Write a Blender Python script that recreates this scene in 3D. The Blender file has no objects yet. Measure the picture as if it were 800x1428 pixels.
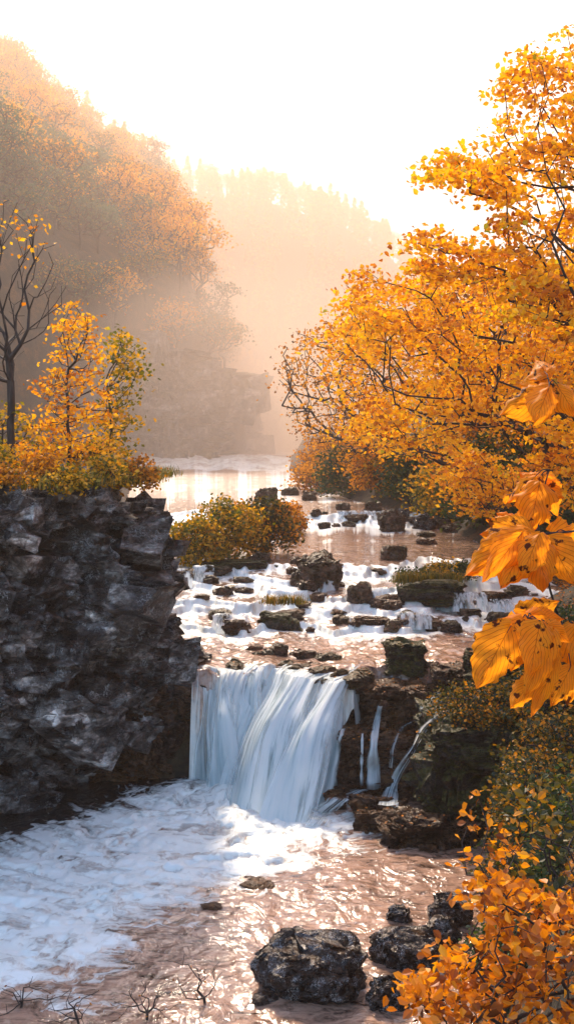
import bpy, math
import numpy as np
from mathutils import Vector

R = math.radians
SC = bpy.context.scene
COL = SC.collection

# ------------------------------------------------------------------ camera, sky, sun, exposure
H = 6.0; F = 1531.0; PITCH = math.atan(104 / F)
cam = bpy.data.cameras.new('camera'); camo = bpy.data.objects.new('camera', cam); COL.objects.link(camo)
camo.location = (0, 0, H); camo.rotation_euler = (R(90) - PITCH, 0, 0)
cam.sensor_fit = 'VERTICAL'; cam.sensor_height = 36; cam.lens = 18 * F / 714
cam.clip_start = 0.05; cam.clip_end = 3000
SC.camera = camo

SUN_EL, SUN_AZ = 40.0, -14.0        # azimuth: degrees right of straight ahead (+Y)
world = bpy.data.worlds.new("World"); SC.world = world; world.use_nodes = True
wn = world.node_tree; bg = wn.nodes['Background']
sky = wn.nodes.new('ShaderNodeTexSky'); sky.sky_type = 'NISHITA'; sky.sun_disc = False
sky.sun_elevation = R(SUN_EL); sky.sun_rotation = R(SUN_AZ); sky.dust_density = 1.0; sky.air_density = 1.0
wn.links.new(sky.outputs[0], bg.inputs[0]); bg.inputs[1].default_value = 0.15
sl = bpy.data.lights.new('sun', 'SUN'); sl.energy = 4.2; sl.angle = R(5.0); sl.color = (1.0, 0.80, 0.60)
so = bpy.data.objects.new('sun', sl); COL.objects.link(so)
sd = Vector((math.sin(R(SUN_AZ)) * math.cos(R(SUN_EL)), math.cos(R(SUN_AZ)) * math.cos(R(SUN_EL)), math.sin(R(SUN_EL))))
so.rotation_euler = sd.to_track_quat('Z', 'Y').to_euler()
so.location = (20, 60, 60)
SC.view_settings.view_transform = 'Standard'; SC.view_settings.look = 'None'
SC.view_settings.exposure = 1.5; SC.view_settings.gamma = 1.0
SC.render.engine = 'CYCLES'
SC.cycles.use_denoising = True
SC.cycles.max_bounces = 7; SC.cycles.diffuse_bounces = 3; SC.cycles.glossy_bounces = 2
SC.cycles.transmission_bounces = 3; SC.cycles.transparent_max_bounces = 12; SC.cycles.volume_bounces = 2
SC.cycles.sample_clamp_indirect = 6
HAZE_DENSITY = 0.0008

# ------------------------------------------------------------------ projection helpers (photo 800x1428)
CP, SP = math.cos(PITCH), math.sin(PITCH)
def _ray(px, py):
    u = (np.asarray(px, float) - 400) / F; v = (714 - np.asarray(py, float)) / F
    return u, CP + v * SP, -SP + v * CP
def at(px, py, Y):
    u, dy, dz = _ray(px, py); k = Y / dy
    return np.stack([u * k, np.broadcast_to(np.asarray(Y, float), np.shape(k)), H + dz * k], -1)
def gnd(px, py, z):
    u, dy, dz = _ray(px, py); k = (z - H) / dz
    return np.array([u * k, dy * k, z])

# ------------------------------------------------------------------ numpy noise
def _h(ix, iy, iz, s):
    n = (ix.astype(np.int64) * 374761393 + iy.astype(np.int64) * 668265263 + iz.astype(np.int64) * 2147483647 + s * 1274126177) & 0xFFFFFFFF
    n = ((n ^ (n >> 13)) * 1274126177) & 0xFFFFFFFF
    n = ((n ^ (n >> 16)) * 2246822519) & 0xFFFFFFFF
    return ((n ^ (n >> 15)) & 0xFFFFFF) / float(0xFFFFFF)
def vnoise(p, s=0):
    p = np.asarray(p, float); i = np.floor(p).astype(np.int64); f = p - i; f = f * f * f * (f * (f * 6 - 15) + 10)
    out = 0
    for a in (0, 1):
        wa = f[:, 0] if a else 1 - f[:, 0]
        for b in (0, 1):
            wb = f[:, 1] if b else 1 - f[:, 1]
            for c in (0, 1):
                wc = f[:, 2] if c else 1 - f[:, 2]
                out = out + wa * wb * wc * _h(i[:, 0] + a, i[:, 1] + b, i[:, 2] + c, s)
    return out * 2 - 1
def fbm(p, s=0, o=4, g=0.5):
    p = np.asarray(p, float); t = 0; a = 1.0
    for k in range(o):
        t = t + a * vnoise(p, s + k * 17); p = p * 2.03 + 11.3; a *= g
    return t
def P3(x, y, z=0.0):
    x, y, z = np.broadcast_arrays(np.asarray(x, float), y, z)
    return np.stack([x.ravel(), y.ravel(), z.ravel()], -1)
def facets(p, s=0, tilt=0.8, jit=1.0):
    """blocky rock relief: every cell of a Voronoi pattern is a tilted plane of its own height"""
    p = np.asarray(p, float); c = np.floor(p).astype(np.int64)
    best = np.full(len(p), 1e9); val = np.zeros(len(p)); sec = np.full(len(p), 1e9)
    for a in (-1, 0, 1):
        for b in (-1, 0, 1):
            for d in (-1, 0, 1):
                i, j, k = c[:, 0] + a, c[:, 1] + b, c[:, 2] + d
                q = np.stack([i + jit * _h(i, j, k, s + 1), j + jit * _h(i, j, k, s + 2), k + jit * _h(i, j, k, s + 3)], -1)
                v = p - q; d2 = (v * v).sum(1)
                hv = _h(i, j, k, s + 4) * 2 - 1
                t = np.stack([_h(i, j, k, s + 5), _h(i, j, k, s + 6), _h(i, j, k, s + 7)], -1) * 2 - 1
                w = hv + tilt * (v * t).sum(1) * 2
                m = d2 < best
                sec = np.where(m, best, np.minimum(sec, d2))
                best = np.where(m, d2, best); val = np.where(m, w, val)
    edge = np.sqrt(sec) - np.sqrt(best)
    return val, edge
def sstep(a, b, x):
    t = np.clip((np.asarray(x, float) - a) / (b - a), 0, 1); return t * t * (3 - 2 * t)
def interp(x, pts):
    pts = sorted(pts); return np.interp(x, [p[0] for p in pts], [p[1] for p in pts])

# ------------------------------------------------------------------ mesh / object helpers
def make_mesh(name, V, faces, mat=None, smooth=False, face_attr=None, vec_attr=None):
    """faces: list of (n,k) int arrays"""
    me = bpy.data.meshes.new(name)
    V = np.ascontiguousarray(V, dtype=np.float32)
    me.vertices.add(len(V)); me.vertices.foreach_set('co', V.ravel())
    faces = [np.asarray(f, dtype=np.int32) for f in faces if len(f)]
    nl = sum(f.size for f in faces); nf = sum(len(f) for f in faces)
    me.loops.add(nl); me.polygons.add(nf)
    me.loops.foreach_set('vertex_index', np.concatenate([f.ravel() for f in faces]))
    starts = []; o = 0
    for f in faces:
        k = f.shape[1]; starts.append(o + np.arange(len(f)) * k); o += f.size
    me.polygons.foreach_set('loop_start', np.concatenate(starts).astype(np.int32))
    me.update(calc_edges=True)
    me.polygons.foreach_set('use_smooth', np.full(nf, bool(smooth)))
    if face_attr is not None:
        a = me.attributes.new('rnd', 'FLOAT', 'FACE'); a.data.foreach_set('value', np.asarray(face_attr, np.float32))
    if vec_attr is not None:
        a = me.attributes.new('flow', 'FLOAT_VECTOR', 'POINT'); a.data.foreach_set('vector', np.asarray(vec_attr, np.float32).ravel())
    if mat: me.materials.append(mat)
    me.validate()
    return me
def tag(o, label=None, cat=None, group=None, kind=None):
    if label: o['label'] = label
    if cat: o['category'] = cat
    if group: o['group'] = group
    if kind: o['kind'] = kind
    return o
def obj(name, me, parent=None, loc=(0, 0, 0)):
    o = bpy.data.objects.new(name, me); COL.objects.link(o); o.location = loc
    if parent: o.parent = parent
    return o
def empty(name, loc, rz=0, s=1):
    o = bpy.data.objects.new(name, None); COL.objects.link(o); o.location = loc; o.rotation_euler = (0, 0, rz); o.scale = (s, s, s)
    o.empty_display_size = 0.2
    return o
def copy_tree(o, kids, parent=None):
    c = o.copy(); COL.objects.link(c); c.parent = parent
    for k in kids:
        d = k.copy(); COL.objects.link(d); d.parent = c
    return c
def grid_faces(nu, nv):
    i = np.arange(nu * nv).reshape(nu, nv)
    return np.stack([i[:-1, :-1].ravel(), i[1:, :-1].ravel(), i[1:, 1:].ravel(), i[:-1, 1:].ravel()], -1)

# ------------------------------------------------------------------ materials
def mat(name):
    m = bpy.data.materials.new(name); m.use_nodes = True; m.node_tree.nodes.clear()
    return m, m.node_tree.nodes, m.node_tree.links
def N(nodes, t, **kw):
    n = nodes.new(t)
    for k, v in kw.items():
        if k.startswith('i_'): n.inputs[k[2:].replace('_', ' ')].default_value = v
        else: setattr(n, k, v)
    return n
def ramp(nodes, stops, interp_='LINEAR'):
    r = nodes.new('ShaderNodeValToRGB'); e = r.color_ramp.elements; r.color_ramp.interpolation = interp_
    while len(e) > 1: e.remove(e[-1])
    e[0].position = stops[0][0]; c = stops[0][1]; e[0].color = (*c, 1) if len(c) == 3 else c
    for p, c in stops[1:]:
        x = e.new(p); x.color = (*c, 1) if len(c) == 3 else c
    return r
def g3(v): return (v, v, v)
def math_(nodes, links, op, a, b=None, clamp=False):
    n = nodes.new('ShaderNodeMath'); n.operation = op; n.use_clamp = clamp
    for k, x in enumerate((a, b)):
        if x is None: continue
        if isinstance(x, (int, float)): n.inputs[k].default_value = x
        else: links.new(x, n.inputs[k])
    return n.outputs[0]
def mixc(nodes, links, fac, a, b):
    n = nodes.new('ShaderNodeMix'); n.data_type = 'RGBA'
    for s, x in ((0, fac), (6, a), (7, b)):
        if isinstance(x, (int, float)): n.inputs[s].default_value = x
        elif isinstance(x, tuple): n.inputs[s].default_value = (*x, 1)
        else: links.new(x, n.inputs[s])
    return n.outputs[2]

def leaf_mat(name, stops, trans=0.5, gloss=0.03, tint=0.0):
    m, n, l = mat(name)
    out = N(n, 'ShaderNodeOutputMaterial')
    at_ = N(n, 'ShaderNodeAttribute', attribute_name='rnd')
    geo = N(n, 'ShaderNodeNewGeometry')
    noi = N(n, 'ShaderNodeTexNoise', i_Scale=0.9, i_Detail=2.0)
    tc = N(n, 'ShaderNodeTexCoord'); l.new(tc.outputs['Object'], noi.inputs['Vector'])
    v = math_(n, l, 'ADD', math_(n, l, 'MULTIPLY', at_.outputs['Fac'], 0.8), math_(n, l, 'MULTIPLY', math_(n, l, 'SUBTRACT', noi.outputs[0], 0.42), 1.2), True)
    oi = N(n, 'ShaderNodeObjectInfo')
    v = math_(n, l, 'ADD', v, math_(n, l, 'MULTIPLY', math_(n, l, 'SUBTRACT', oi.outputs['Random'], 0.5), tint), True)
    r = ramp(n, stops); l.new(v, r.inputs[0])
    d = N(n, 'ShaderNodeBsdfDiffuse'); t = N(n, 'ShaderNodeBsdfTranslucent'); g = N(n, 'ShaderNodeBsdfGlossy', i_Roughness=0.45)
    l.new(r.outputs[0], d.inputs[0])
    hs = N(n, 'ShaderNodeHueSaturation', i_Saturation=1.12, i_Value=1.15); l.new(r.outputs[0], hs.inputs['Color']); l.new(hs.outputs[0], t.inputs[0])
    mx = N(n, 'ShaderNodeMixShader'); mx.inputs[0].default_value = trans; l.new(d.outputs[0], mx.inputs[1]); l.new(t.outputs[0], mx.inputs[2])
    m2 = N(n, 'ShaderNodeMixShader'); m2.inputs[0].default_value = gloss; l.new(mx.outputs[0], m2.inputs[1]); l.new(g.outputs[0], m2.inputs[2])
    l.new(m2.outputs[0], out.inputs[0])
    return m
ORANGE = [(0.0, (0.34, 0.09, 0.006)), (0.22, (0.68, 0.23, 0.008)), (0.5, (0.92, 0.42, 0.008)), (0.8, (0.95, 0.52, 0.016)), (0.93, (0.90, 0.52, 0.03)), (1.0, (0.50, 0.42, 0.03))]
M_orange = leaf_mat('orange_leaves', ORANGE, 0.5)
M_rust = leaf_mat('rust_leaves', [(0, (0.10, 0.05, 0.015)), (0.35, (0.40, 0.15, 0.012)), (0.7, (0.78, 0.31, 0.015)), (1, (0.82, 0.42, 0.03))], 0.45)
M_ember = leaf_mat('ember_leaves', [(0, (0.10, 0.03, 0.008)), (0.3, (0.45, 0.13, 0.008)), (0.6, (0.80, 0.27, 0.010)), (1, (0.90, 0.42, 0.02))], 0.4)
M_gold = leaf_mat('gold_green_leaves', [(0, (0.06, 0.08, 0.012)), (0.35, (0.20, 0.17, 0.015)), (0.6, (0.62, 0.34, 0.02)), (1, (0.85, 0.40, 0.02))], 0.45)
M_olive = leaf_mat('olive_leaves', [(0, (0.015, 0.022, 0.008)), (0.4, (0.05, 0.06, 0.014)), (0.62, (0.22, 0.14, 0.015)), (0.85, (0.75, 0.28, 0.015))], 0.35)
M_green = leaf_mat('dark_green_leaves', [(0, (0.018, 0.04, 0.018)), (0.5, (0.04, 0.075, 0.02)), (0.85, (0.12, 0.13, 0.02)), (1, (0.45, 0.22, 0.02))], 0.35)
M_hillgreen = leaf_mat('hill_green_leaves', [(0, (0.04, 0.09, 0.06)), (0.55, (0.09, 0.15, 0.08)), (0.85, (0.22, 0.17, 0.04)), (1, (0.5, 0.25, 0.04))], 0.35, tint=0.5)
M_hillorange = leaf_mat('hill_orange_leaves', [(0, (0.12, 0.08, 0.03)), (0.3, (0.50, 0.23, 0.03)), (0.65, (0.88, 0.38, 0.02)), (1, (0.92, 0.50, 0.05))], 0.45, tint=0.5)
M_conifer = leaf_mat('conifer_needles', [(0, (0.02, 0.04, 0.02)), (1, (0.06, 0.085, 0.03))], 0.1, tint=0.5)
M_grass = leaf_mat('grass_blades', [(0, (0.05, 0.06, 0.012)), (0.5, (0.14, 0.13, 0.02)), (0.8, (0.35, 0.22, 0.03)), (1, (0.6, 0.30, 0.03))], 0.4)
M_litter = leaf_mat('fallen_leaf', [(0, (0.12, 0.04, 0.01)), (0.5, (0.45, 0.14, 0.012)), (1, (0.8, 0.30, 0.02))], 0.15)

def bark_mat():
    m, n, l = mat('bark'); out = N(n, 'ShaderNodeOutputMaterial'); b = N(n, 'ShaderNodeBsdfPrincipled', i_Roughness=0.85)
    tc = N(n, 'ShaderNodeTexCoord'); mp = N(n, 'ShaderNodeMapping'); mp.inputs['Scale'].default_value = (1, 1, 0.25)
    l.new(tc.outputs['Object'], mp.inputs[0]); no = N(n, 'ShaderNodeTexNoise', i_Scale=14.0, i_Detail=5.0); l.new(mp.outputs[0], no.inputs['Vector'])
    r = ramp(n, [(0.3, (0.012, 0.009, 0.008)), (0.6, (0.045, 0.032, 0.025)), (0.8, (0.10, 0.08, 0.065))]); l.new(no.outputs[0], r.inputs[0]); l.new(r.outputs[0], b.inputs['Base Color'])
    bu = N(n, 'ShaderNodeBump', i_Strength=0.7, i_Distance=0.02); l.new(no.outputs[0], bu.inputs['Height']); l.new(bu.outputs[0], b.inputs['Normal'])
    l.new(b.outputs[0], out.inputs[0]); return m
M_bark = bark_mat()

def rock_mat(name, dark, mid, light, lichen=0.3, moss=0.3, rough=0.5, scale=1.0, mosscol=((0.03, 0.03, 0.006), (0.10, 0.075, 0.012)), strata=0.0, ct=0.0, spec=0.3, zs=1.6, stain=0.0, nc=0.8, bs=0.9, fac=0.6):
    m, n, l = mat(name); out = N(n, 'ShaderNodeOutputMaterial'); b = N(n, 'ShaderNodeBsdfPrincipled')
    geo = N(n, 'ShaderNodeNewGeometry'); pos = geo.outputs['Position']
    mp = N(n, 'ShaderNodeMapping'); mp.inputs['Rotation'].default_value = (0.15, -0.25, 0); mp.inputs['Scale'].default_value = (1, 1, zs); l.new(pos, mp.inputs[0]); b.inputs['Specular IOR Level'].default_value = spec
    n1 = N(n, 'ShaderNodeTexNoise', i_Scale=2.2 * scale, i_Detail=9.0, i_Roughness=0.65); l.new(mp.outputs[0], n1.inputs['Vector'])
    n2 = N(n, 'ShaderNodeTexNoise', i_Scale=9.0 * scale, i_Detail=8.0, i_Roughness=0.7); l.new(mp.outputs[0], n2.inputs['Vector'])
    n3 = N(n, 'ShaderNodeTexNoise', i_Scale=3.5 * scale, i_Detail=10.0, i_Roughness=0.75, i_Distortion=0.6); l.new(pos, n3.inputs['Vector'])
    n4 = N(n, 'ShaderNodeTexNoise', i_Scale=45.0 * scale, i_Detail=4.0, i_Roughness=0.7); l.new(pos, n4.inputs['Vector'])
    vo = N(n, 'ShaderNodeTexVoronoi', feature='DISTANCE_TO_EDGE', i_Scale=3.4 * scale); l.new(mp.outputs[0], vo.inputs['Vector'])
    r = ramp(n, [(0.32 + ct, dark), (0.52, mid), (0.72 - ct, light)]); l.new(n1.outputs[0], r.inputs[0])
    c = r.outputs[0]
    r2 = ramp(n, [(0.35, g3(0.45)), (0.65, g3(1.35))]); l.new(n2.outputs[0], r2.inputs[0])
    mu = N(n, 'ShaderNodeMix', data_type='RGBA', blend_type='MULTIPLY'); mu.inputs[0].default_value = nc; l.new(c, mu.inputs[6]); l.new(r2.outputs[0], mu.inputs[7]); c = mu.outputs[2]
    if stain:
        n0 = N(n, 'ShaderNodeTexNoise', i_Scale=0.75, i_Detail=3.0, i_Distortion=0.8); l.new(mp.outputs[0], n0.inputs['Vector'])
        r0 = ramp(n, [(0.38, g3(0.22)), (0.62, g3(1.9))]); l.new(n0.outputs[0], r0.inputs[0])
        mu = N(n, 'ShaderNodeMix', data_type='RGBA', blend_type='MULTIPLY'); mu.inputs[0].default_value = stain; l.new(c, mu.inputs[6]); l.new(r0.outputs[0], mu.inputs[7]); c = mu.outputs[2]
    # split slabs: every cell is a tilted plane with its own tone
    fh = []
    for q_, (fsc, wgt) in enumerate(((1.9 * scale, 1.0), (4.6 * scale, 0.45), (10.5 * scale, 0.2))):
        wj = N(n, 'ShaderNodeVectorMath', operation='ADD'); l.new(mp.outputs[0], wj.inputs[0]); sj = N(n, 'ShaderNodeVectorMath', operation='SCALE'); sj.inputs['Scale'].default_value = 0.16 / fsc; l.new(n2.outputs[1], sj.inputs[0]); l.new(sj.outputs[0], wj.inputs[1])
        v2 = N(n, 'ShaderNodeTexVoronoi', i_Scale=fsc); l.new(wj.outputs[0], v2.inputs['Vector'])
        s_a = N(n, 'ShaderNodeVectorMath', operation='SUBTRACT'); l.new(wj.outputs[0], s_a.inputs[0]); l.new(v2.outputs['Position'], s_a.inputs[1])
        s_b = N(n, 'ShaderNodeVectorMath', operation='SUBTRACT'); l.new(v2.outputs['Color'], s_b.inputs[0]); s_b.inputs[1].default_value = (0.5, 0.5, 0.5)
        dp = N(n, 'ShaderNodeVectorMath', operation='DOT_PRODUCT'); l.new(s_a.outputs[0], dp.inputs[0]); l.new(s_b.outputs[0], dp.inputs[1])
        fh.append(math_(n, l, 'MULTIPLY', dp.outputs['Value'], 3.0 * fac))
        if q_ < 2:
            sv = N(n, 'ShaderNodeSeparateXYZ'); l.new(v2.outputs['Color'], sv.inputs[0]); rt = ramp(n, [(0.1, g3(0.4)), (0.9, g3(2.1))]); l.new(sv.outputs[1], rt.inputs[0])
            mu = N(n, 'ShaderNodeMix', data_type='RGBA', blend_type='MULTIPLY'); mu.inputs[0].default_value = min(1.0, 0.7 * fac); l.new(c, mu.inputs[6]); l.new(rt.outputs[0], mu.inputs[7]); c = mu.outputs[2]
    fsum = math_(n, l, 'ADD', math_(n, l, 'ADD', fh[0], fh[1]), fh[2])
    # lichen: pale flecks of their own shape
    la = ramp(n, [(0.52, g3(0)), (0.57, g3(1))]); l.new(n3.outputs[0], la.inputs[0])
    lb = ramp(n, [(0.49, g3(0)), (0.55, g3(1))]); l.new(n4.outputs[0], lb.inputs[0])
    lf = math_(n, l, 'MULTIPLY', math_(n, l, 'MULTIPLY', la.outputs[0], lb.outputs[0]), lichen)
    c = mixc(n, l, lf, c, (0.50, 0.51, 0.51))
    # moss and leaf litter caught on upward faces
    sx = N(n, 'ShaderNodeSeparateXYZ'); l.new(geo.outputs['Normal'], sx.inputs[0])
    mf = math_(n, l, 'ADD', math_(n, l, 'MULTIPLY', sx.outputs[2], 0.55), math_(n, l, 'MULTIPLY', n3.outputs[0], 1.1))
    mr = ramp(n, [(0.80 - 0.25 * moss, g3(0)), (0.95 - 0.25 * moss, g3(1))]); l.new(mf, mr.inputs[0])
    mc = ramp(n, [(0.35, mosscol[0]), (0.6, mosscol[1]), (0.75, (0.30, 0.11, 0.015))]); l.new(n2.outputs[0], mc.inputs[0])
    c = mixc(n, l, math_(n, l, 'MULTIPLY', mr.outputs[0], min(1.0, moss * 2)), c, mc.outputs[0])
    l.new(c, b.inputs['Base Color'])
    rr = ramp(n, [(0.3, g3(max(0.12, rough - 0.25))), (0.7, g3(min(1, rough + 0.2)))]); l.new(n1.outputs[0], rr.inputs[0]); l.new(rr.outputs[0], b.inputs['Roughness'])
    hh = math_(n, l, 'ADD', math_(n, l, 'MULTIPLY', n2.outputs[0], 1.0), math_(n, l, 'MULTIPLY', n4.outputs[0], 0.3))
    hh = math_(n, l, 'ADD', hh, math_(n, l, 'MULTIPLY', math_(n, l, 'MINIMUM', vo.outputs['Distance'], 0.06), 6.0))
    b0_ = N(n, 'ShaderNodeBump', i_Strength=1.0, i_Distance=0.55); l.new(fsum, b0_.inputs['Height'])
    bu = N(n, 'ShaderNodeBump', i_Strength=bs, i_Distance=0.05 / scale); l.new(hh, bu.inputs['Height']); l.new(b0_.outputs[0], bu.inputs['Normal']); l.new(bu.outputs[0], b.inputs['Normal'])
    l.new(b.outputs[0], out.inputs[0]); return m
M_cliff = rock_mat('cliff_rock', (0.012, 0.0095, 0.008), (0.095, 0.078, 0.068), (0.40, 0.37, 0.345), ct=0.05, lichen=0.8, moss=0.12, rough=0.45, scale=1.0, spec=0.5, zs=1.7, stain=0.8, nc=0.85, bs=0.8, fac=1.0, mosscol=((0.03, 0.02, 0.006), (0.14, 0.05, 0.012)))
M_farcliff = rock_mat('far_cliff_rock', (0.03, 0.028, 0.026), (0.15, 0.13, 0.125), (0.48, 0.46, 0.44), lichen=0.6, moss=0.5, rough=0.7, scale=0.25)
M_wet = rock_mat('wet_brown_rock', (0.010, 0.006, 0.004), (0.060, 0.030, 0.018), (0.20, 0.11, 0.065), lichen=0.10, moss=0.3, rough=0.32, scale=1.6, mosscol=((0.05, 0.025, 0.01), (0.18, 0.08, 0.02)))
M_boulder = rock_mat('dark_boulder_rock', (0.004, 0.0035, 0.003), (0.016, 0.011, 0.009), (0.07, 0.055, 0.048), lichen=0.9, moss=0.12, rough=0.22, scale=1.8, spec=0.4, bs=0.5, mosscol=((0.04, 0.02, 0.008), (0.16, 0.06, 0.012)))
M_brownrock = rock_mat('river_brown_rock', (0.02, 0.012, 0.008), (0.09, 0.048, 0.028), (0.24, 0.14, 0.09), lichen=0.2, moss=0.3, rough=0.4, scale=1.6)
M_mossrock = rock_mat('mossy_rock', (0.008, 0.006, 0.005), (0.03, 0.022, 0.016), (0.09, 0.06, 0.04), lichen=0.15, moss=0.9, rough=0.5, scale=1.6, mosscol=((0.02, 0.022, 0.005), (0.08, 0.075, 0.012)))

def ground_mat():
    m, n, l = mat('forest_ground'); out = N(n, 'ShaderNodeOutputMaterial'); b = N(n, 'ShaderNodeBsdfPrincipled', i_Roughness=0.9)
    geo = N(n, 'ShaderNodeNewGeometry'); n1 = N(n, 'ShaderNodeTexNoise', i_Scale=0.8, i_Detail=8.0, i_Roughness=0.7); l.new(geo.outputs['Position'], n1.inputs['Vector'])
    n2 = N(n, 'ShaderNodeTexNoise', i_Scale=9.0, i_Detail=6.0, i_Roughness=0.7); l.new(geo.outputs['Position'], n2.inputs['Vector'])
    r = ramp(n, [(0.3, (0.012, 0.012, 0.006)), (0.5, (0.04, 0.03, 0.014)), (0.62, (0.12, 0.055, 0.015)), (0.8, (0.05, 0.05, 0.012))]); l.new(n1.outputs[0], r.inputs[0])
    r2 = ramp(n, [(0.35, g3(0.5)), (0.7, g3(1.6))]); l.new(n2.outputs[0], r2.inputs[0])
    mu = N(n, 'ShaderNodeMix', data_type='RGBA', blend_type='MULTIPLY'); mu.inputs[0].default_value = 1; l.new(r.outputs[0], mu.inputs[6]); l.new(r2.outputs[0], mu.inputs[7])
    l.new(mu.outputs[2], b.inputs['Base Color'])
    bu = N(n, 'ShaderNodeBump', i_Strength=0.8, i_Distance=0.08); l.new(n2.outputs[0], bu.inputs['Height']); l.new(bu.outputs[0], b.inputs['Normal'])
    l.new(b.outputs[0], out.inputs[0]); return m
M_ground = ground_mat()

def water_mat(name, base0, base1, fscale, foamcol=(0.80, 0.86, 0.82), bump=0.5, bscale=1.0, foam_gain=1.0, deep=False):
    """flow attribute: x across the flow, y along it, z how much foam the water carries here"""
    m, n, l = mat(name); out = N(n, 'ShaderNodeOutputMaterial')
    fa = N(n, 'ShaderNodeAttribute', attribute_name='flow'); sp = N(n, 'ShaderNodeSeparateXYZ'); l.new(fa.outputs['Vector'], sp.inputs[0])
    cb = N(n, 'ShaderNodeCombineXYZ'); l.new(sp.outputs[0], cb.inputs[0]); l.new(sp.outputs[1], cb.inputs[1])
    geo = N(n, 'ShaderNodeNewGeometry')
    s1 = N(n, 'ShaderNodeTexNoise', i_Scale=fscale, i_Detail=7.0, i_Roughness=0.62, i_Distortion=0.7); l.new(cb.outputs[0], s1.inputs['Vector'])
    s2 = N(n, 'ShaderNodeTexNoise', i_Scale=fscale * 3.3, i_Detail=5.0, i_Roughness=0.6, i_Distortion=0.4); l.new(cb.outputs[0], s2.inputs['Vector'])
    st = math_(n, l, 'ADD', math_(n, l, 'MULTIPLY', s1.outputs[0], 0.65), math_(n, l, 'MULTIPLY', s2.outputs[0], 0.35))
    fo = math_(n, l, 'ADD', sp.outputs[2], math_(n, l, 'MULTIPLY', math_(n, l, 'SUBTRACT', st, 0.5), 2.6 * foam_gain))
    fr = ramp(n, [(0.42, g3(0)), (0.60, g3(0.55)), (0.95, g3(1))]); l.new(fo, fr.inputs[0]); foam = fr.outputs[0]
    # water body
    nbm = N(n, 'ShaderNodeMapping'); nbm.inputs['Scale'].default_value = (1.0, 2.2, 1); nbm.inputs['Rotation'].default_value = (0, 0, -0.25); l.new(geo.outputs['Position'], nbm.inputs[0])
    nb = N(n, 'ShaderNodeTexNoise', i_Scale=2.4, i_Detail=8.0, i_Roughness=0.68, i_Distortion=1.4); l.new(nbm.outputs[0], nb.inputs['Vector'])
    rb = ramp(n, [(0.33, base0), (0.52, tuple(0.3 * a + 0.7 * b for a, b in zip(base0, base1))), (0.66, base1)]); l.new(nb.outputs[0], rb.inputs[0])
    w = N(n, 'ShaderNodeBsdfPrincipled', i_Roughness=0.12, i_IOR=1.33); 
    wc = rb.outputs[0]
    if deep:  # deep water and the cliff's dark reflection, both put into the base colour
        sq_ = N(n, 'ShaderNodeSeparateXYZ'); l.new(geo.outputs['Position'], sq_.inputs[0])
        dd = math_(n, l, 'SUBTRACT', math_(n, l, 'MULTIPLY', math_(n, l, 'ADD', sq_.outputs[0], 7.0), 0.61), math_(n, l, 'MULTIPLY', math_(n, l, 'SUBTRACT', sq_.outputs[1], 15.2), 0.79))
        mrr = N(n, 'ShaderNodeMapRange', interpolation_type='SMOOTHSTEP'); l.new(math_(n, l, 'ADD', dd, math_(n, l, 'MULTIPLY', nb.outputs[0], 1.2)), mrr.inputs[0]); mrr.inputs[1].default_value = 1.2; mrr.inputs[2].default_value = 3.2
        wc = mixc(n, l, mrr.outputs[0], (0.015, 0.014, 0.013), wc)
    l.new(wc, w.inputs['Base Color']); w.inputs['Specular IOR Level'].default_value = 1.0; w.inputs['Coat Weight'].default_value = 0.3; w.inputs['Coat Roughness'].default_value = 0.05
    mp = N(n, 'ShaderNodeMapping'); mp.inputs['Scale'].default_value = (1.0, 0.8, 1); mp.inputs['Rotation'].default_value = (0, 0, 0.3); l.new(geo.outputs['Position'], mp.inputs[0])
    r1 = N(n, 'ShaderNodeTexNoise', i_Scale=3.0 * bscale, i_Detail=3.0, i_Distortion=1.5); l.new(mp.outputs[0], r1.inputs['Vector'])
    r3 = N(n, 'ShaderNodeTexNoise', i_Scale=8.0 * bscale, i_Detail=2.0, i_Distortion=0.8); l.new(mp.outputs[0], r3.inputs['Vector'])
    hb = math_(n, l, 'ADD', r1.outputs[0], math_(n, l, 'MULTIPLY', r3.outputs[0], 0.14)); hb = math_(n, l, 'ADD', hb, math_(n, l, 'MULTIPLY', s1.outputs[0], 0.6))
    bu = N(n, 'ShaderNodeBump', i_Strength=bump, i_Distance=0.09); l.new(hb, bu.inputs['Height']); l.new(bu.outputs[0], w.inputs['Normal']); l.new(bu.outputs[0], w.inputs['Coat Normal'])
    sy_ = N(n, 'ShaderNodeSeparateXYZ'); l.new(geo.outputs['Position'], sy_.inputs[0]); ro = N(n, 'ShaderNodeMapRange'); l.new(sy_.outputs[1], ro.inputs[0])
    for q, x in zip((1, 2, 3, 4), (28, 70, 0.10, 0.42)): ro.inputs[q].default_value = x
    l.new(ro.outputs[0], w.inputs['Roughness']); l.new(ro.outputs[0], w.inputs['Coat Roughness'])
    # foam
    f = N(n, 'ShaderNodeBsdfPrincipled', i_Roughness=0.55); f.inputs['Subsurface Weight'].default_value = 0.0
    fc = ramp(n, [(0.34, tuple(x * 0.55 for x in foamcol)), (0.5, foamcol), (0.68, (0.88, 0.92, 0.90))]); l.new(st, fc.inputs[0]); l.new(fc.outputs[0], f.inputs['Base Color'])
    bf = N(n, 'ShaderNodeBump', i_Strength=0.7, i_Distance=0.05); l.new(st, bf.inputs['Height']); l.new(bf.outputs[0], f.inputs['Normal'])
    mx = N(n, 'ShaderNodeMixShader'); l.new(foam, mx.inputs[0]); l.new(w.outputs[0], mx.inputs[1]); l.new(f.outputs[0], mx.inputs[2])
    l.new(mx.outputs[0], out.inputs[0]); return m
M_river = water_mat('river_water', (0.035, 0.018, 0.011), (0.50, 0.31, 0.21), 1.6, bump=0.7, bscale=0.9)
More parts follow.
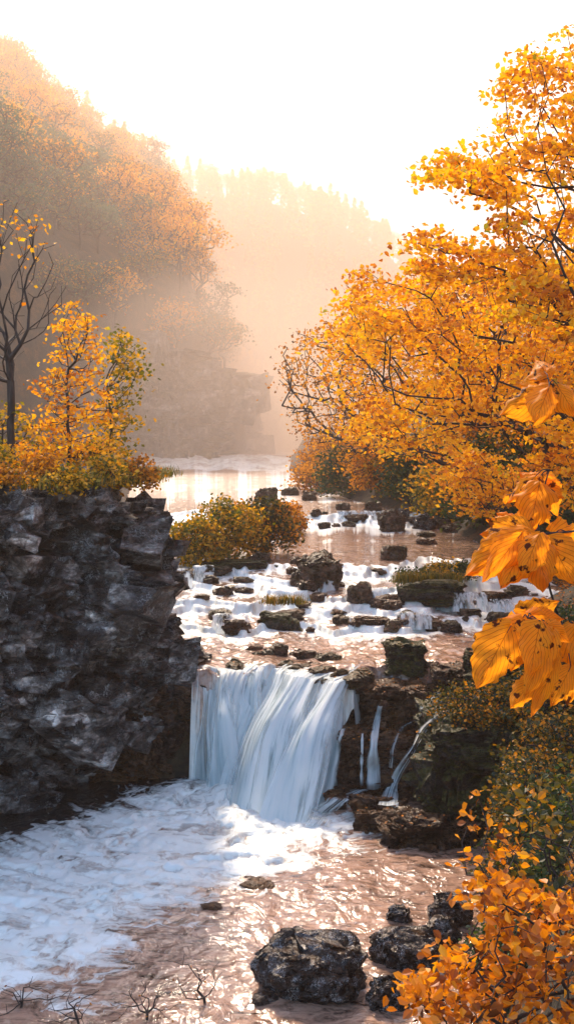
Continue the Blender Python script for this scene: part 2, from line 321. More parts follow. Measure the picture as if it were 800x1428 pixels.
M_pool = water_mat('pool_water', (0.025, 0.013, 0.009), (0.52, 0.32, 0.22), 2.2, bump=0.6, bscale=0.9, foam_gain=1.35, deep=True)

def fall_mat(name, amount=0.5, sx=9.0, sy=0.8):
    m, n, l = mat(name); out = N(n, 'ShaderNodeOutputMaterial')
    fa = N(n, 'ShaderNodeAttribute', attribute_name='flow'); sp = N(n, 'ShaderNodeSeparateXYZ'); l.new(fa.outputs['Vector'], sp.inputs[0])
    cb = N(n, 'ShaderNodeCombineXYZ'); l.new(math_(n, l, 'MULTIPLY', sp.outputs[0], sx), cb.inputs[0]); l.new(math_(n, l, 'MULTIPLY', sp.outputs[1], sy), cb.inputs[1])
    s1 = N(n, 'ShaderNodeTexNoise', i_Scale=1.0, i_Detail=6.0, i_Roughness=0.6, i_Distortion=0.25); l.new(cb.outputs[0], s1.inputs['Vector'])
    s2 = N(n, 'ShaderNodeTexNoise', i_Scale=3.1, i_Detail=4.0, i_Roughness=0.6); l.new(cb.outputs[0], s2.inputs['Vector'])
    st = math_(n, l, 'ADD', math_(n, l, 'MULTIPLY', s1.outputs[0], 0.7), math_(n, l, 'MULTIPLY', s2.outputs[0], 0.3))
    cl_ = N(n, 'ShaderNodeCombineXYZ'); l.new(math_(n, l, 'MULTIPLY', sp.outputs[0], 2.6), cl_.inputs[0]); l.new(math_(n, l, 'MULTIPLY', sp.outputs[1], 0.45), cl_.inputs[1])
    s0 = N(n, 'ShaderNodeTexNoise', i_Scale=1.0, i_Detail=2.0); l.new(cl_.outputs[0], s0.inputs['Vector'])
    al = math_(n, l, 'ADD', sp.outputs[2], math_(n, l, 'MULTIPLY', math_(n, l, 'SUBTRACT', st, 0.5), 2.6)); al = math_(n, l, 'ADD', al, math_(n, l, 'MULTIPLY', math_(n, l, 'SUBTRACT', s0.outputs[0], 0.42), 2.2))
    ar = ramp(n, [(0.30, g3(0.0)), (0.75, g3(1.0))]); l.new(al, ar.inputs[0])
    cr = ramp(n, [(0.36, (0.24, 0.42, 0.47)), (0.50, (0.74, 0.84, 0.85)), (0.7, (0.93, 0.95, 0.94))]); l.new(st, cr.inputs[0])
    d = N(n, 'ShaderNodeBsdfPrincipled', i_Roughness=0.5); l.new(cr.outputs[0], d.inputs['Base Color'])
    bf = N(n, 'ShaderNodeBump', i_Strength=0.6, i_Distance=0.05); l.new(st, bf.inputs['Height']); l.new(bf.outputs[0], d.inputs['Normal'])
    t = N(n, 'ShaderNodeBsdfTranslucent'); t.inputs[0].default_value = (0.85, 0.90, 0.95, 1)
    mx = N(n, 'ShaderNodeMixShader'); mx.inputs[0].default_value = 0.35; l.new(d.outputs[0], mx.inputs[1]); l.new(t.outputs[0], mx.inputs[2])
    tr = N(n, 'ShaderNodeBsdfTransparent')
    m2 = N(n, 'ShaderNodeMixShader'); l.new(ar.outputs[0], m2.inputs[0]); l.new(tr.outputs[0], m2.inputs[1]); l.new(mx.outputs[0], m2.inputs[2])
    l.new(m2.outputs[0], out.inputs[0]); return m
M_fall = fall_mat('falling_water')

# ------------------------------------------------------------------ the lie of the land
XL_PTS = [(5, -5.5), (16, -4.6), (17.4, -3.4), (18.2, -2.1), (18.6, -1.75), (19.5, -1.7), (21, -1.9), (23, -2.6), (26, -3.6), (30, -4.4), (40, -6), (60, -8.5), (90, -12), (102, -13), (110, -3.8), (140, -6), (200, 0), (320, 10)]
XR_PTS = [(3, 0.2), (5, 0.5), (8, 1.0), (11, 1.9), (14, 2.7), (16, 3.0), (18, 3.0), (19, 3.2), (22, 3.9), (24, 5.4), (25.5, 6.4), (28, 6.6), (36, 5.9), (42, 5.3), (50, 3.0), (60, 1.6), (90, 0.2), (110, 0.6), (140, 4), (200, 12), (320, 20)]
XLG = [(5, -14), (16.6, -14), (17.3, -5.6), (18.2, -4.3), (19.5, -3.5), (21, -3.8), (23, -5.0), (25, -6.4), (28, -6.2), (32, -6)] + [p for p in XL_PTS if p[0] > 35]
def XL(y): return np.interp(y, [p[0] for p in XL_PTS], [p[1] for p in XL_PTS])
def XR(y): return np.interp(y, [p[0] for p in XR_PTS], [p[1] for p in XR_PTS])
LIP_Z = 1.84
def wobble(x, s, a):
    x = np.asarray(x, float)
    return a * fbm(P3(x * 0.75, s * 7.7, 0), 5, 4, 0.6).reshape(x.shape)
# every step of the river: where its brink runs, how high, how soft
STEPS = [(23.6, 0.13, 0.08, 1.0, 11), (24.6, 0.14, 0.12, 1.0, 12), (25.3, 0.12, 0.08, 1.1, 15), (26.2, 0.13, 0.14, 1.1, 16), (27.3, 0.14, 0.12, 1.2, 13), (28.8, 0.12, 0.2, 1.5, 17), (40.8, 0.14, 0.25, 2.0, 14), (42.6, 0.16, 0.3, 2.2, 18)]
def lipY(x):
    x = np.asarray(x, float)
    b = np.interp(x, [-2.5, -1.7, -0.9, -0.2, 0.3, 0.9, 1.15, 1.5, 2.4, 3.2], [19.1, 19.1, 19.3, 19.45, 19.2, 18.85, 18.75, 19.9, 20.1, 19.6])
    return b + 0.14 * fbm(P3(x * 2.2, 4.4, 0), 70, 3).reshape(x.shape)
def lipH(x):
    x = np.asarray(x, float); return 0.09 * fbm(P3(x * 2.6, 1.1, 0), 71, 3).reshape(x.shape)
def W(x, y):
    x = np.asarray(x, float); y = np.asarray(y, float); x, y = np.broadcast_arrays(x, y)
    z = LIP_Z + 0.006 * np.clip(y - 19, 0, 80)
    for (y0, rise, wd, amp, sd_) in STEPS:
        w = y0 + wobble(x, sd_, amp)
        z = z + rise * sstep(-wd, wd, y - w) * 0.93
        z = z + 0.07 * rise * sstep(-1.2, 0, y - w)
    z = z + 0.9 * sstep(88, 101, y + 1.2 * np.sin(x * 0.9) + 0.5 * np.sin(x * 2.3))
    return z
def ground(x, y):
    x = np.asarray(x, float); y = np.asarray(y, float)
    sh = np.broadcast(x, y).shape; x = np.broadcast_to(x, sh).ravel(); y = np.broadcast_to(y, sh).ravel()
    wl = np.where(y > 19.4, W(x, y), 0.0)
    wl = np.where((y > 18.9) & (y <= 19.4), (y - 18.9) / 0.5 * LIP_Z, wl)
    xl, xr = np.interp(y, [p[0] for p in XLG], [p[1] for p in XLG]), XR(y)
    dl = xl - x; dr = x - xr
    nz = fbm(P3(x * 0.35, y * 0.35), 3, 4) ; nf = fbm(P3(x * 1.7, y * 1.7), 9, 3)
    bed = wl - 0.35 + 0.08 * nf
    # right bank
    hr = wl + interp(y, [(0, 2.6), (8, 2.0), (12, 1.5), (14, 1.1), (17, 1.3), (19, 0.35), (30, 0.3), (60, 0.6), (120, 1.5)]) * sstep(0, 1.3, dr) + 0.30 * np.clip(dr, 0, 9) + 0.55 * np.clip(dr - 9, 0, 60) - 0.0 + 0.25 * nz * sstep(0, 2, dr) + 0.05 * nf
    # left bank
    lt = interp(y, [(0, 5.2), (15, 5.15), (22, 5.2), (26, 4.6), (30, 3.2), (60, 3.8), (85, 4.2), (102, 4.5), (104, 12), (120, 13)])
    hl = wl + (lt - wl) * sstep(0.0, 0.8, dl) + 0.10 * nz + 0.04 * nf
    z = np.where(dl > 0, hl, np.where(dr > 0, hr, bed))
    z = np.where(dl > 0, np.maximum(bed, z), z)
    # wooded hill on the left behind the far crag
    s = (-3.0 - x) - (y - 105) * 0.16
    yf = np.interp(-x, [14, 18, 30, 60], [104, 96, 74, 60])
    hill = (8.5 + 0.70 * np.clip(-3.0 - x, 0, 90) + 0.24 * np.clip(y - 105, 0, 120)) * sstep(-1, 5, s) * sstep(0, 9, y - yf)
    hill = hill * (1 + 0.06 * fbm(P3(x * 0.05, y * 0.05), 21, 3))
    z = np.where(hill > 0.2, np.maximum(z, 4 + hill), z)
    # far ridge across the valley
    top = np.interp(x, [-160, -60, -29, -8, 17, 30, 40, 60, 110, 200], [96, 88, 77, 76, 70, 61, 48, 30, 40, 60])
    rid = top * sstep(225, 330, y) * (1 + 0.05 * fbm(P3(x * 0.04, y * 0.04), 31, 3))
    z = np.where(rid > 2, np.maximum(z, 2 + rid * 0.96), z)
    z = np.where((dl <= 0) & (dr <= 0) & (y < 200), bed, z)
    return z.reshape(sh)

def dense_axis(lo, hi, core_lo, core_hi, step, grow=1.09):
    a = list(np.arange(core_lo, core_hi, step)); s = step; x = a[-1]
    while x < hi: s *= grow; x += s; a.append(min(x, hi))
    s = step; x = a[0]; b = []
    while x > lo: s *= grow; x -= s; b.append(max(x, lo))
    return np.array(b[::-1] + a)
gx = dense_axis(-380, 380, -9, 12, 0.16, 1.07); gy = dense_axis(-20, 620, 2, 45, 0.16, 1.03)
GX, GY = np.meshgrid(gx, gy, indexing='ij')
GZ = ground(GX, GY)
gm = make_mesh('ground', np.stack([GX.ravel(), GY.ravel(), GZ.ravel()], -1), [grid_faces(len(gx), len(gy))], M_ground, True)
tag(obj('ground', gm), 'forest floor and river banks strewn with fallen leaves', kind='structure')

# ---- river above the fall
def foam_up(x, y):
    f = np.full(x.shape, 0.22)
    for (y0, rise, wd, amp, sd_) in STEPS:
        w = y0 + wobble(x, sd_, amp)
        d = w - y                              # >0 downstream of the brink
        L = 1.1 if y0 < 30 else 4
        f = np.maximum(f, np.where(d > -wd, np.exp(-np.clip(d - wd, 0, 99) / L) * 1.0, np.exp(-(-wd - d) / 0.25) * 0.55))
    f = np.maximum(f, 0.85 * sstep(87, 90, y) * (1 - sstep(101, 104, y)))
    f = np.maximum(f, 0.40 * np.exp(-np.abs(y - 35) / 2.5)) ; f = np.maximum(f, 0.42 * sstep(44, 50, y))
    # lip of the main fall
    lipf = 0.75 * np.exp(-np.clip(y - 19.0, 0, 9) / 0.8) * (1 - sstep(1.0, 2.0, x))
    f = np.maximum(f, lipf)
    return f
uy = np.concatenate([np.arange(18.6, 30, 0.045), np.arange(30, 46, 0.10), 46 * 1.004 ** np.arange(0, 260)])
uu = np.linspace(0, 1, 300)
UYY, UU = np.meshgrid(uy, uu, indexing='ij')
UXL = XL(UYY) - 0.5 * sstep(19.3, 20.2, UYY) + 0.05 * (UYY < 19.3)
UXR = 1.35 + (XR(UYY) + 0.5 - 1.35) * sstep(19.35, 20.1, UYY)
UX = UXL + (UXR - UXL) * UU
UZ = W(UX, UYY)
sc_ = np.clip(UYY / 25, 1, 4)
UZ = UZ + 0.036 * fbm(P3(UX * 1.8 / sc_, UYY * 1.4 / sc_), 40, 4, 0.6).reshape(UX.shape) * (1 + 1.0 * sstep(87, 92, UYY)*(1-sstep(101,106,UYY))*4)
dl_ = np.clip(lipY(UX) - UYY, 0, 9); UZ = UZ + lipH(UX) * np.exp(-np.clip(UYY - lipY(UX), 0, 9) / 0.5) - 4.5 * dl_ ** 1.4
UF = foam_up(UX, UYY) + 0.10 * fbm(P3(UX * 0.7, UYY * 0.5), 50, 3).reshape(UX.shape)
flow = np.stack([UX.ravel() * 1.3 / np.clip(UYY.ravel() / 30, 1, 3), UYY.ravel() * 0.6 / np.clip(UYY.ravel() / 30, 1, 3), UF.ravel()], -1)
me = make_mesh('river', np.stack([UX.ravel(), UYY.ravel(), UZ.ravel()], -1), [grid_faces(*UX.shape)], M_river, True, vec_attr=flow)
tag(obj('river', me), 'shallow river running over low rock steps', kind='structure')

# ---- pool under the fall
def poly_sd(px, py, poly):
    poly = np.asarray(poly, float); n = len(poly); d = np.full(px.shape, 1e9); ins = np.zeros(px.shape, bool)
    for i in range(n):
        a = poly[i]; b = poly[(i + 1) % n]; e = b - a
        wx, wy = px - a[0], py - a[1]; t = np.clip((wx * e[0] + wy * e[1]) / (e @ e), 0, 1)
        d = np.minimum(d, np.hypot(wx - t * e[0], wy - t * e[1]))
        c = ((a[1] > py) != (b[1] > py)) & (px < (b[0] - a[0]) * (py - a[1]) / (b[1] - a[1] + 1e-12) + a[0]); ins ^= c
    return np.where(ins, d, -d)
foam_px = [(-300, 1215), (-60, 1190), (60, 1150), (170, 1112), (262, 1085), (460, 1085), (500, 1130), (540, 1175), (450, 1180), (405, 1205), (385, 1238), (300, 1245), (265, 1265), (215, 1290), (180, 1330), (120, 1385), (-50, 1400), (-300, 1410)]
foam_w = [tuple(gnd(a, b, 0)[:2]) for a, b in foam_px]
px_ = np.linspace(-9, 4.5, 380); py_ = np.arange(4, 19.2, 0.04)
PX, PY = np.meshgrid(px_, py_, indexing='ij')
wn1 = fbm(P3(PX * 1.1, PY * 1.1), 60, 5, 0.65).reshape(PX.shape)
sdv = poly_sd(PX + 0.3 * wn1, PY + 0.3 * wn1, foam_w)
PF = sstep(-0.9, 1.0, sdv) * 0.98 - 0.10
ctr = gnd(370, 1100, 0)
dx, dy = PX - ctr[0], PY - (ctr[1] + 1.0); rr_ = np.hypot(dx, dy); th = np.arctan2(dx, -dy)
th2 = th + 0.10 * rr_ + 0.12 * wn1
burst = np.exp(-((PX - ctr[0]) ** 2 / 1.6 + (PY - ctr[1]) ** 2 / 0.5))
PZ = 0.020 * fbm(P3(PX * 2.2, PY * 1.6), 61, 4).reshape(PX.shape) + sstep(0.1, 0.9, PF) * (0.04 + 0.06 * fbm(P3(th2 * 10, rr_ * 0.9), 62, 4, 0.55).reshape(PX.shape)) + 0.20 * burst * (1 + 0.4 * wn1)
flow = np.stack([(th2 * 3.0).ravel(), (rr_ * 0.8).ravel(), (PF + 0.12).ravel()], -1)
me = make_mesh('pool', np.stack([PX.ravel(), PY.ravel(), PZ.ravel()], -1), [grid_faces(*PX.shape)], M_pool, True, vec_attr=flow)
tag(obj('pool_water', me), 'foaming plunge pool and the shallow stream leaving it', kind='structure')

# ------------------------------------------------------------------ rocks
def rock_disp(p, amp, fs, seed, ani=(1, 1, 1.8), fine=True):
    q = p * np.array(ani) * fs
    q = q + 0.25 * np.stack([fbm(q * 0.8, seed + 91, 2), fbm(q * 0.8, seed + 92, 2), fbm(q * 0.8, seed + 93, 2)], -1)
    a, e1 = facets(q, seed)
    b, e2 = facets(q * 2.3 + 3.1, seed + 30)
    d = amp * (0.55 * a - 0.35 * np.clip(0.12 - e1, 0, 1) / 0.12 * 0.5) + amp * 0.30 * b
    c, e3 = facets(q * 5.7 + 7.7, seed + 60); d = d + amp * 0.13 * c * float(fine)
    return d + amp * 0.12 * (1.0 if fine else 0.3) * fbm(p * fs * 3, seed + 80, 3)
_ico = {}
def ico(sub):
    if sub in _ico: return _ico[sub]
    t = (1 + 5 ** 0.5) / 2
    V = np.array([(-1, t, 0), (1, t, 0), (-1, -t, 0), (1, -t, 0), (0, -1, t), (0, 1, t), (0, -1, -t), (0, 1, -t), (t, 0, -1), (t, 0, 1), (-t, 0, -1), (-t, 0, 1)], float)
    Fc = np.array([(0, 11, 5), (0, 5, 1), (0, 1, 7), (0, 7, 10), (0, 10, 11), (1, 5, 9), (5, 11, 4), (11, 10, 2), (10, 7, 6), (7, 1, 8), (3, 9, 4), (3, 4, 2), (3, 2, 6), (3, 6, 8), (3, 8, 9), (4, 9, 5), (2, 4, 11), (6, 2, 10), (8, 6, 7), (9, 8, 1)])
    V /= np.linalg.norm(V, axis=1)[:, None]
    for _ in range(sub):
        E = np.sort(np.concatenate([Fc[:, [0, 1]], Fc[:, [1, 2]], Fc[:, [2, 0]]]), 1)
        U, inv = np.unique(E, axis=0, return_inverse=True); inv = inv.ravel()
        mid = V[U].sum(1); mid /= np.linalg.norm(mid, axis=1)[:, None]
        n0 = len(V); V = np.concatenate([V, mid]); k = len(Fc)
        a, b, c = inv[:k] + n0, inv[k:2 * k] + n0, inv[2 * k:] + n0
        Fc = np.concatenate([np.stack([Fc[:, 0], a, c], -1), np.stack([Fc[:, 1], b, a], -1), np.stack([Fc[:, 2], c, b], -1), np.stack([a, b, c], -1)])
    _ico[sub] = (V, Fc); return _ico[sub]
def rock_mesh(rx, ry, rz, seed, m, sub=5, amp=0.28, fs=1.2, sq=0.85, ani=(1, 1, 1.15)):
    V, Fc = ico(sub)
    d = V.copy(); d = np.sign(d) * np.abs(d) ** sq; d /= (np.abs(d) ** 2.6).sum(1)[:, None] ** (1 / 2.6)
    p = d * (1 + 0.22 * fbm(V * 1.3 + seed * 3.7, seed, 2))[:, None]
    k = 1 + rock_disp(V + seed * 5.3, amp * 0.8, fs, seed, ani, 0.45)
    p = p * k[:, None]; lo_, hi_ = p.min(0), p.max(0); p = ((p - lo_) / (hi_ - lo_) * 2 - 1) * np.array([rx, ry, rz])
    return make_mesh('rock', p, [Fc], m, False)
def on_water(px, py, lower):
    if lower: return gnd(px, py, 0.0)
    z = 2.2
    for _ in range(25):
        g = gnd(px, py, z); z = 0.5 * z + 0.5 * float(W(g[0], g[1]))
    return gnd(px, py, z)
RK = 0
def place_rock(name, px, py, wpx, hpx, m, label, cat='rock', group=None, lower=False, depth=0.8, sub=5, amp=0.26, z=None, seed=None, rz=None, fs=1.15, sink=0.35, sq=0.75, loc=None):
    global RK; RK += 1; seed = seed or RK * 13 + 5
    g = on_water(px, py, lower) if z is None else gnd(px, py, z)
    if loc is not None: g = np.array(loc, float)
    w = wpx / F * g[1]; h = hpx / F * g[1]
    rx = w / 2; ry = rx * depth; rzz = h / (1 + (1 - sink)) * 1.08
    me = rock_mesh(rx, ry, rzz, seed, m, sub, amp, fs, sq)
    o = obj(name, me, None, (g[0], g[1] + ry * 0.7, g[2] + rzz * (1 - sink) - 0.02 - rzz * (1 - 2 * sink) * 0.5))
    o.rotation_euler = (0, 0, (seed * 0.7) % 0.6 - 0.3 if rz is None else rz)
    tag(o, label, cat, group)
    return o, g, w, h
L = True; U_ = False
# foreground boulders in the pool outlet
place_rock('boulder', 432, 1396, 172, 84, M_boulder, 'large dark wet boulder with pale flecks, lowest in the stream beside the orange shrub', 'boulder', lower=L, sub=6, amp=0.18, sq=0.9)
place_rock('boulder', 565, 1352, 104, 50, M_boulder, 'dark wet boulder wedged against the right of the large foreground boulder', 'boulder', lower=L, sub=6, amp=0.18, sq=0.9)
place_rock('rock', 557, 1286, 38, 22, M_boulder, 'small dark rounded stone just above the foreground boulders', lower=L)
place_rock('rock', 628, 1290, 66, 36, M_boulder, 'flat topped dark stone at the water edge above the orange shrub', lower=L, sq=0.5)
place_rock('rock', 542, 1408, 64, 44, M_boulder, 'dark stone with grey sheen at the bottom, half behind orange leaves', lower=L)
place_rock('rock', 615, 1325, 60, 44, M_boulder, 'dark stone behind the left edge of the orange shrub', lower=L)
place_rock('rock', 370, 1400, 40, 14, M_boulder, 'low wet stone at the foot of the large foreground boulder', lower=L)
place_rock('rock', 598, 1188, 30, 12, M_wet, 'thin wet stone in the shallows below the brown ledge', lower=L)
place_rock('rock', 360, 1240, 60, 8, M_wet, 'low wet stone barely breaking the stream beside the foam edge', lower=L)
place_rock('rock', 295, 1268, 34, 7, M_wet, 'small wet stone where the foam meets the copper water', lower=L)

# stones of the upper river
UPR = [
 ('boulder', 440, 817, 76, 50, M_brownrock, 'big brown boulder midstream with water parting round it'),
 ('rock', 502, 842, 40, 32, M_brownrock, 'rounded brown rock between two little cascades'),
 ('boulder', 549, 780, 40, 21, M_brownrock, 'flat brown boulder alone in the calm reach'),
 ('boulder', 547, 741, 40, 33, M_brownrock, 'tall squarish dark boulder near the far right bank'),
 ('rock', 630, 884, 32, 19, M_brownrock, 'small brown rock in foam left of the big orange leaves'),
 ('rock', 293, 813, 26, 12, M_brownrock, 'small brown rock in white water in front of the island bush'),
 ('rock', 388, 912, 30, 16, M_brownrock, 'small brown rock just above the waterfall lip'),
 ('rock', 425, 918, 36, 12, M_wet, 'flat brown stone right of the small rock above the lip'),
 ('rock', 478, 870, 34, 13, M_brownrock, 'low brown rock at the left end of the stepped ledge'),
 ('rock', 408, 752, 22, 17, M_brownrock, 'brown rock at the lower right foot of the island bush'),
 ('rock', 420, 735, 20, 14, M_brownrock, 'pale brown rock beside the narrow far channel'),
 ('rock', 395, 717, 24, 15, M_brownrock, 'dark rock on the right shoulder of the island'),
 ('rock', 372, 700, 34, 22, M_brownrock, 'brown rock heaped at the head of the island'),
 ('rock', 440, 718, 16, 9, M_brownrock, 'tiny brown rock in the far channel'),
 ('rock', 362, 786, 34, 17, M_brownrock, 'brown rock under the right edge of the island bush'),
 ('rock', 308, 800, 34, 12, M_brownrock, 'pinkish brown rock under the middle of the island bush'),
 ('rock', 452, 737, 20, 10, M_brownrock, 'little dark rock below the far narrow cascade'),
 ('rock', 340, 826, 30, 8, M_wet, 'thin slab awash left of the big midstream boulder'),
 ('rock', 405, 858, 44, 8, M_wet, 'thin slab behind the grassy islet'),
 ('rock', 470, 858, 30, 9, M_wet, 'slab below the rounded brown rock'),
 ('rock', 595, 748, 34, 8, M_brownrock, 'thin dark stone right of the tall squarish boulder'),
 ('rock', 640, 742, 50, 12, M_wet, 'low dark slab at the far right shore'),
 ('rock', 575, 905, 22, 6, M_brownrock, 'tiny stone alone in the calm water above the mossy boulder'),
 ('rock', 655, 860, 34, 12, M_brownrock, 'low stone in the rapids beside the big leaves'),
 ('rock', 700, 868, 44, 14, M_brownrock, 'stone in rapids showing behind the big leaf cluster'),
 ('rock', 722, 832, 40, 16, M_brownrock, 'brown stone at the right shore behind the leaves'),
 ('rock', 470, 820, 24, 10, M_wet, 'wet stone touching the right of the big midstream boulder'),
 ('rock', 525, 800, 38, 9, M_wet, 'flat wet stone between the midstream boulder and the grassy bank'),
 ('rock', 600, 880, 22, 7, M_wet, 'tiny wet stone left of the small brown rock in foam'),
 ('rock', 355, 905, 26, 7, M_wet, 'tiny wet slab left of the rocks above the lip'),
]
for (nm, a, b, w, h, m, lab) in UPR:
    place_rock(nm, a, b, w, h, m, lab, 'boulder' if nm == 'boulder' else 'rock', sub=5 if w > 30 else 4, amp=0.24)
_r = np.random.default_rng(14)
for k in range(46):
    yy = _r.choice([23.4, 24.2, 25.2, 26.0, 27.2, 28.4, 34, 40, 42]) + _r.normal(0, 0.5); xx = _r.uniform(XL(yy) + 0.3, XR(yy) - 0.1); w_ = _r.uniform(0.08, 0.30) * (1 if yy < 30 else 1.5)
    me_ = rock_mesh(w_, w_ * _r.uniform(0.6, 1), w_ * _r.uniform(0.35, 0.8), 700 + k, M_brownrock if k % 3 else M_wet, 3, 0.22)
    tag(obj('stone', me_, None, (xx, yy, float(W(xx, yy)) + 0.02)), 'small wet stone scattered in the broken rapids above the fall', 'stone', 'small stones in the rapids')
# ledges: broad slabs across the little steps, water drapes between them
LEDGE = [(515, 873, 66, 20, 'flat brown ledge with water slipping over its left side'), (585, 874, 74, 19, 'long brown ledge with a comb of thin cascades'),
         (545, 845, 60, 22, 'brown ledge under the grassy bank, water on both sides'), (640, 850, 70, 22, 'pale brown ledge right of the grassy bank'),
         (330, 880, 44, 24, 'brown ledge left of the grassy islet'), (268, 808, 40, 22, 'light stone ledge at the left channel, partly under white water'),
         (500, 725, 44, 13, 'long dark ledge under the far cascade'), (460, 793, 40, 12, 'flat brown ledge behind the midstream boulder'),
         (690, 838, 50, 18, 'dark brown ledge partly behind the big leaves'), (570, 728, 30, 12, 'dark ledge behind the tall squarish boulder')]
for (a, b, w, h, lab) in LEDGE:
    place_rock('rock_ledge', a, b, w, h * 0.72, M_wet, lab, 'ledge', sub=5, amp=0.20, sq=0.7, depth=0.6)
# rocks strewn along the right bank
rng = np.random.default_rng(5)
BK = ['dark bank rock nearest the tall squarish boulder', 'second dark rock from the tall boulder along the right bank', 'dark rock under the hanging orange bough', 'rounded rock at the right bank under the shade of the trees',
      'low rock at the right bank left of the orange bush', 'dark rock at the right bank beneath the orange bush', 'rock at the water edge right of the orange bush', 'rightmost dark rock of the far bank by the big leaves']
for k, (a, b, w, h) in enumerate([(592, 738, 34, 24), (618, 736, 30, 16), (648, 733, 34, 20), (672, 738, 28, 22), (560, 722, 26, 16), (694, 742, 34, 26), (718, 748, 36, 24), (750, 755, 44, 34)]):
    place_rock('rock', a, b, w, h, M_boulder, BK[k], sub=4, amp=0.25)
for k, (a, b, w, h, lab) in enumerate([(478, 712, 22, 12, 'small dark rock at the far bank left of the ledge'), (520, 712, 26, 14, 'dark rock in shade at the far bank'), (432, 697, 24, 14, 'far rock where the channel narrows under the trees'), (405, 690, 26, 12, 'farthest brown rock at the island head')]):
    place_rock('rock', a, b, w, h, M_brownrock, lab, sub=4, amp=0.25)

# the rocks beside the waterfall, right side, a staircase of ledges
def block_rock(name, x0, x1, y0, y1, z0, z1, seed, m, label, cat='ledge', amp=0.16, fs=1.5, sub=6, rz=0.0, sq=0.42, cube=0.85):
    if max(x1 - x0, z1 - z0) < 1.0: sub = 5
    V, Fc = ico(sub)
    d = np.sign(V) * np.abs(V) ** sq; d /= np.abs(d).max(1)[:, None] ** cube
    n = 1 + 0.10 * fbm(V * 1.2 + seed, seed, 3)
    hx, hy, hz = (x1 - x0) / 2, (y1 - y0) / 2, (z1 - z0) / 2
    p = d * np.array([hx, hy, hz]) * n[:, None]
    dd = rock_disp(p + seed * 3.1, amp, fs, seed, (1, 1, 2.4))
    p = p + V * dd[:, None] * np.array([1, 1, 0.7])
    lo_, hi_ = p.min(0), p.max(0); p = ((p - lo_) / (hi_ - lo_) * 2 - 1) * np.array([hx, hy, hz])
    ROCKG.append((p + np.array([(x0 + x1) / 2, (y0 + y1) / 2, (z0 + z1) / 2]), Fc))
    o = obj(name, make_mesh(name, p, [Fc], m, False), None, ((x0 + x1) / 2, (y0 + y1) / 2, (z0 + z1) / 2)); o.rotation_euler = (0, 0, rz)
    return tag(o, label, cat)
ROCKG = []
# wall behind the fall
block_rock('rock_wall', -2.4, 1.6, 19.0, 20.4, -0.5, 1.70, 7, M_wet, 'dark wet rock wall behind the main waterfall', 'rock wall', amp=0.16, fs=1.3)
block_rock('rock_wall', -4.4, -1.62, 18.45, 20.6, -0.5, 2.05, 8, M_wet, 'dark brown dripping rock wall left of the waterfall', 'rock wall', amp=0.42, fs=1.0)
block_rock('rock_ledge', 0.75, 2.35, 17.75, 19.2, -0.3, 1.18, 11, M_wet, 'square dark wet ledge right of the waterfall, lower step', amp=0.14)
block_rock('rock_ledge', 1.15, 2.5, 18.4, 20.0, 0.9, 1.72, 12, M_wet, 'brown upper step of the ledge right of the waterfall', amp=0.16)
block_rock('rock_ledge', 0.2, 1.6, 18.75, 20.2, 0.7, 1.86, 13, M_wet, 'rounded brown brink rock where water spreads before the fall', amp=0.14)
block_rock('boulder', 1.85, 3.7, 15.9, 18.4, -0.3, 1.75, 14, M_mossrock, 'huge dark mossy boulder right of the thin side cascade', 'boulder', amp=0.26, fs=1.1)
block_rock('rock_ledge', 0.95, 2.0, 16.3, 17.3, -0.3, 0.38, 15, M_wet, 'low brown ledge at the foot of the thin cascades', amp=0.14)
block_rock('rock_ledge', 1.3, 3.0, 15.55, 16.7, -0.3, 0.42, 16, M_wet, 'layered brown slab shelf above the copper shallows', amp=0.20, fs=2.4)
block_rock('boulder', 1.75, 2.6, 19.7, 20.5, 1.6, 2.28, 17, M_mossrock, 'dark boulder with a mossy cap at the top of the side cascade', 'boulder', amp=0.14)
block_rock('rock', 2.5, 3.2, 18.8, 19.8, 1.3, 2.0, 18, M_wet, 'brown rock with a short cascade behind the big lower leaf', 'rock', amp=0.14)
block_rock('boulder', 3.0, 4.6, 18.0, 19.8, 1.2, 2.35, 19, M_mossrock, 'dark rock mass in shade under the big orange leaves', 'boulder', amp=0.2)
block_rock('rock', -1.15, -0.75, 19.25, 20.25, 1.62, 1.95, 140, M_brownrock, 'low brown stone on the lip above the left curtain', 'rock', amp=0.10, sq=1.0, fs=1.0, cube=0.0, rz=0.1)
block_rock('rock', -0.59, -0.25, 19.35, 20.25, 1.62, 1.95, 141, M_brownrock, 'narrow brown stone splitting the left curtain at the lip', 'rock', amp=0.10, sq=1.0, fs=1.0, cube=0.0, rz=-0.1)
block_rock('rock', -0.20, 0.10, 19.25, 20.25, 1.62, 1.95, 142, M_brownrock, 'sleek brown ridge where the right strands of the fall begin', 'rock', amp=0.10, sq=1.0, fs=1.0, cube=0.0, rz=-0.5)
block_rock('rock', 0.04, 0.40, 19.00, 20.00, 1.62, 1.95, 143, M_brownrock, 'smooth brown ridge in the middle of the lip', 'rock', amp=0.10, sq=1.0, fs=1.0, cube=0.0, rz=-0.5)
block_rock('rock', 0.39, 0.77, 18.80, 19.80, 1.62, 1.95, 144, M_brownrock, 'polished brown ridge right of the middle of the lip', 'rock', amp=0.10, sq=1.0, fs=1.0, cube=0.0, rz=-0.6)
block_rock('rock', 0.73, 1.13, 18.62, 19.58, 1.62, 1.95, 145, M_brownrock, 'brown ridge near the right end of the lip', 'rock', amp=0.10, sq=1.0, fs=1.0, cube=0.0, rz=-0.6)
block_rock('rock', 1.03, 1.47, 18.50, 19.50, 1.62, 1.95, 146, M_brownrock, 'brown ridge at the right end of the lip', 'rock', amp=0.10, sq=1.0, fs=1.0, cube=0.0, rz=-0.5)
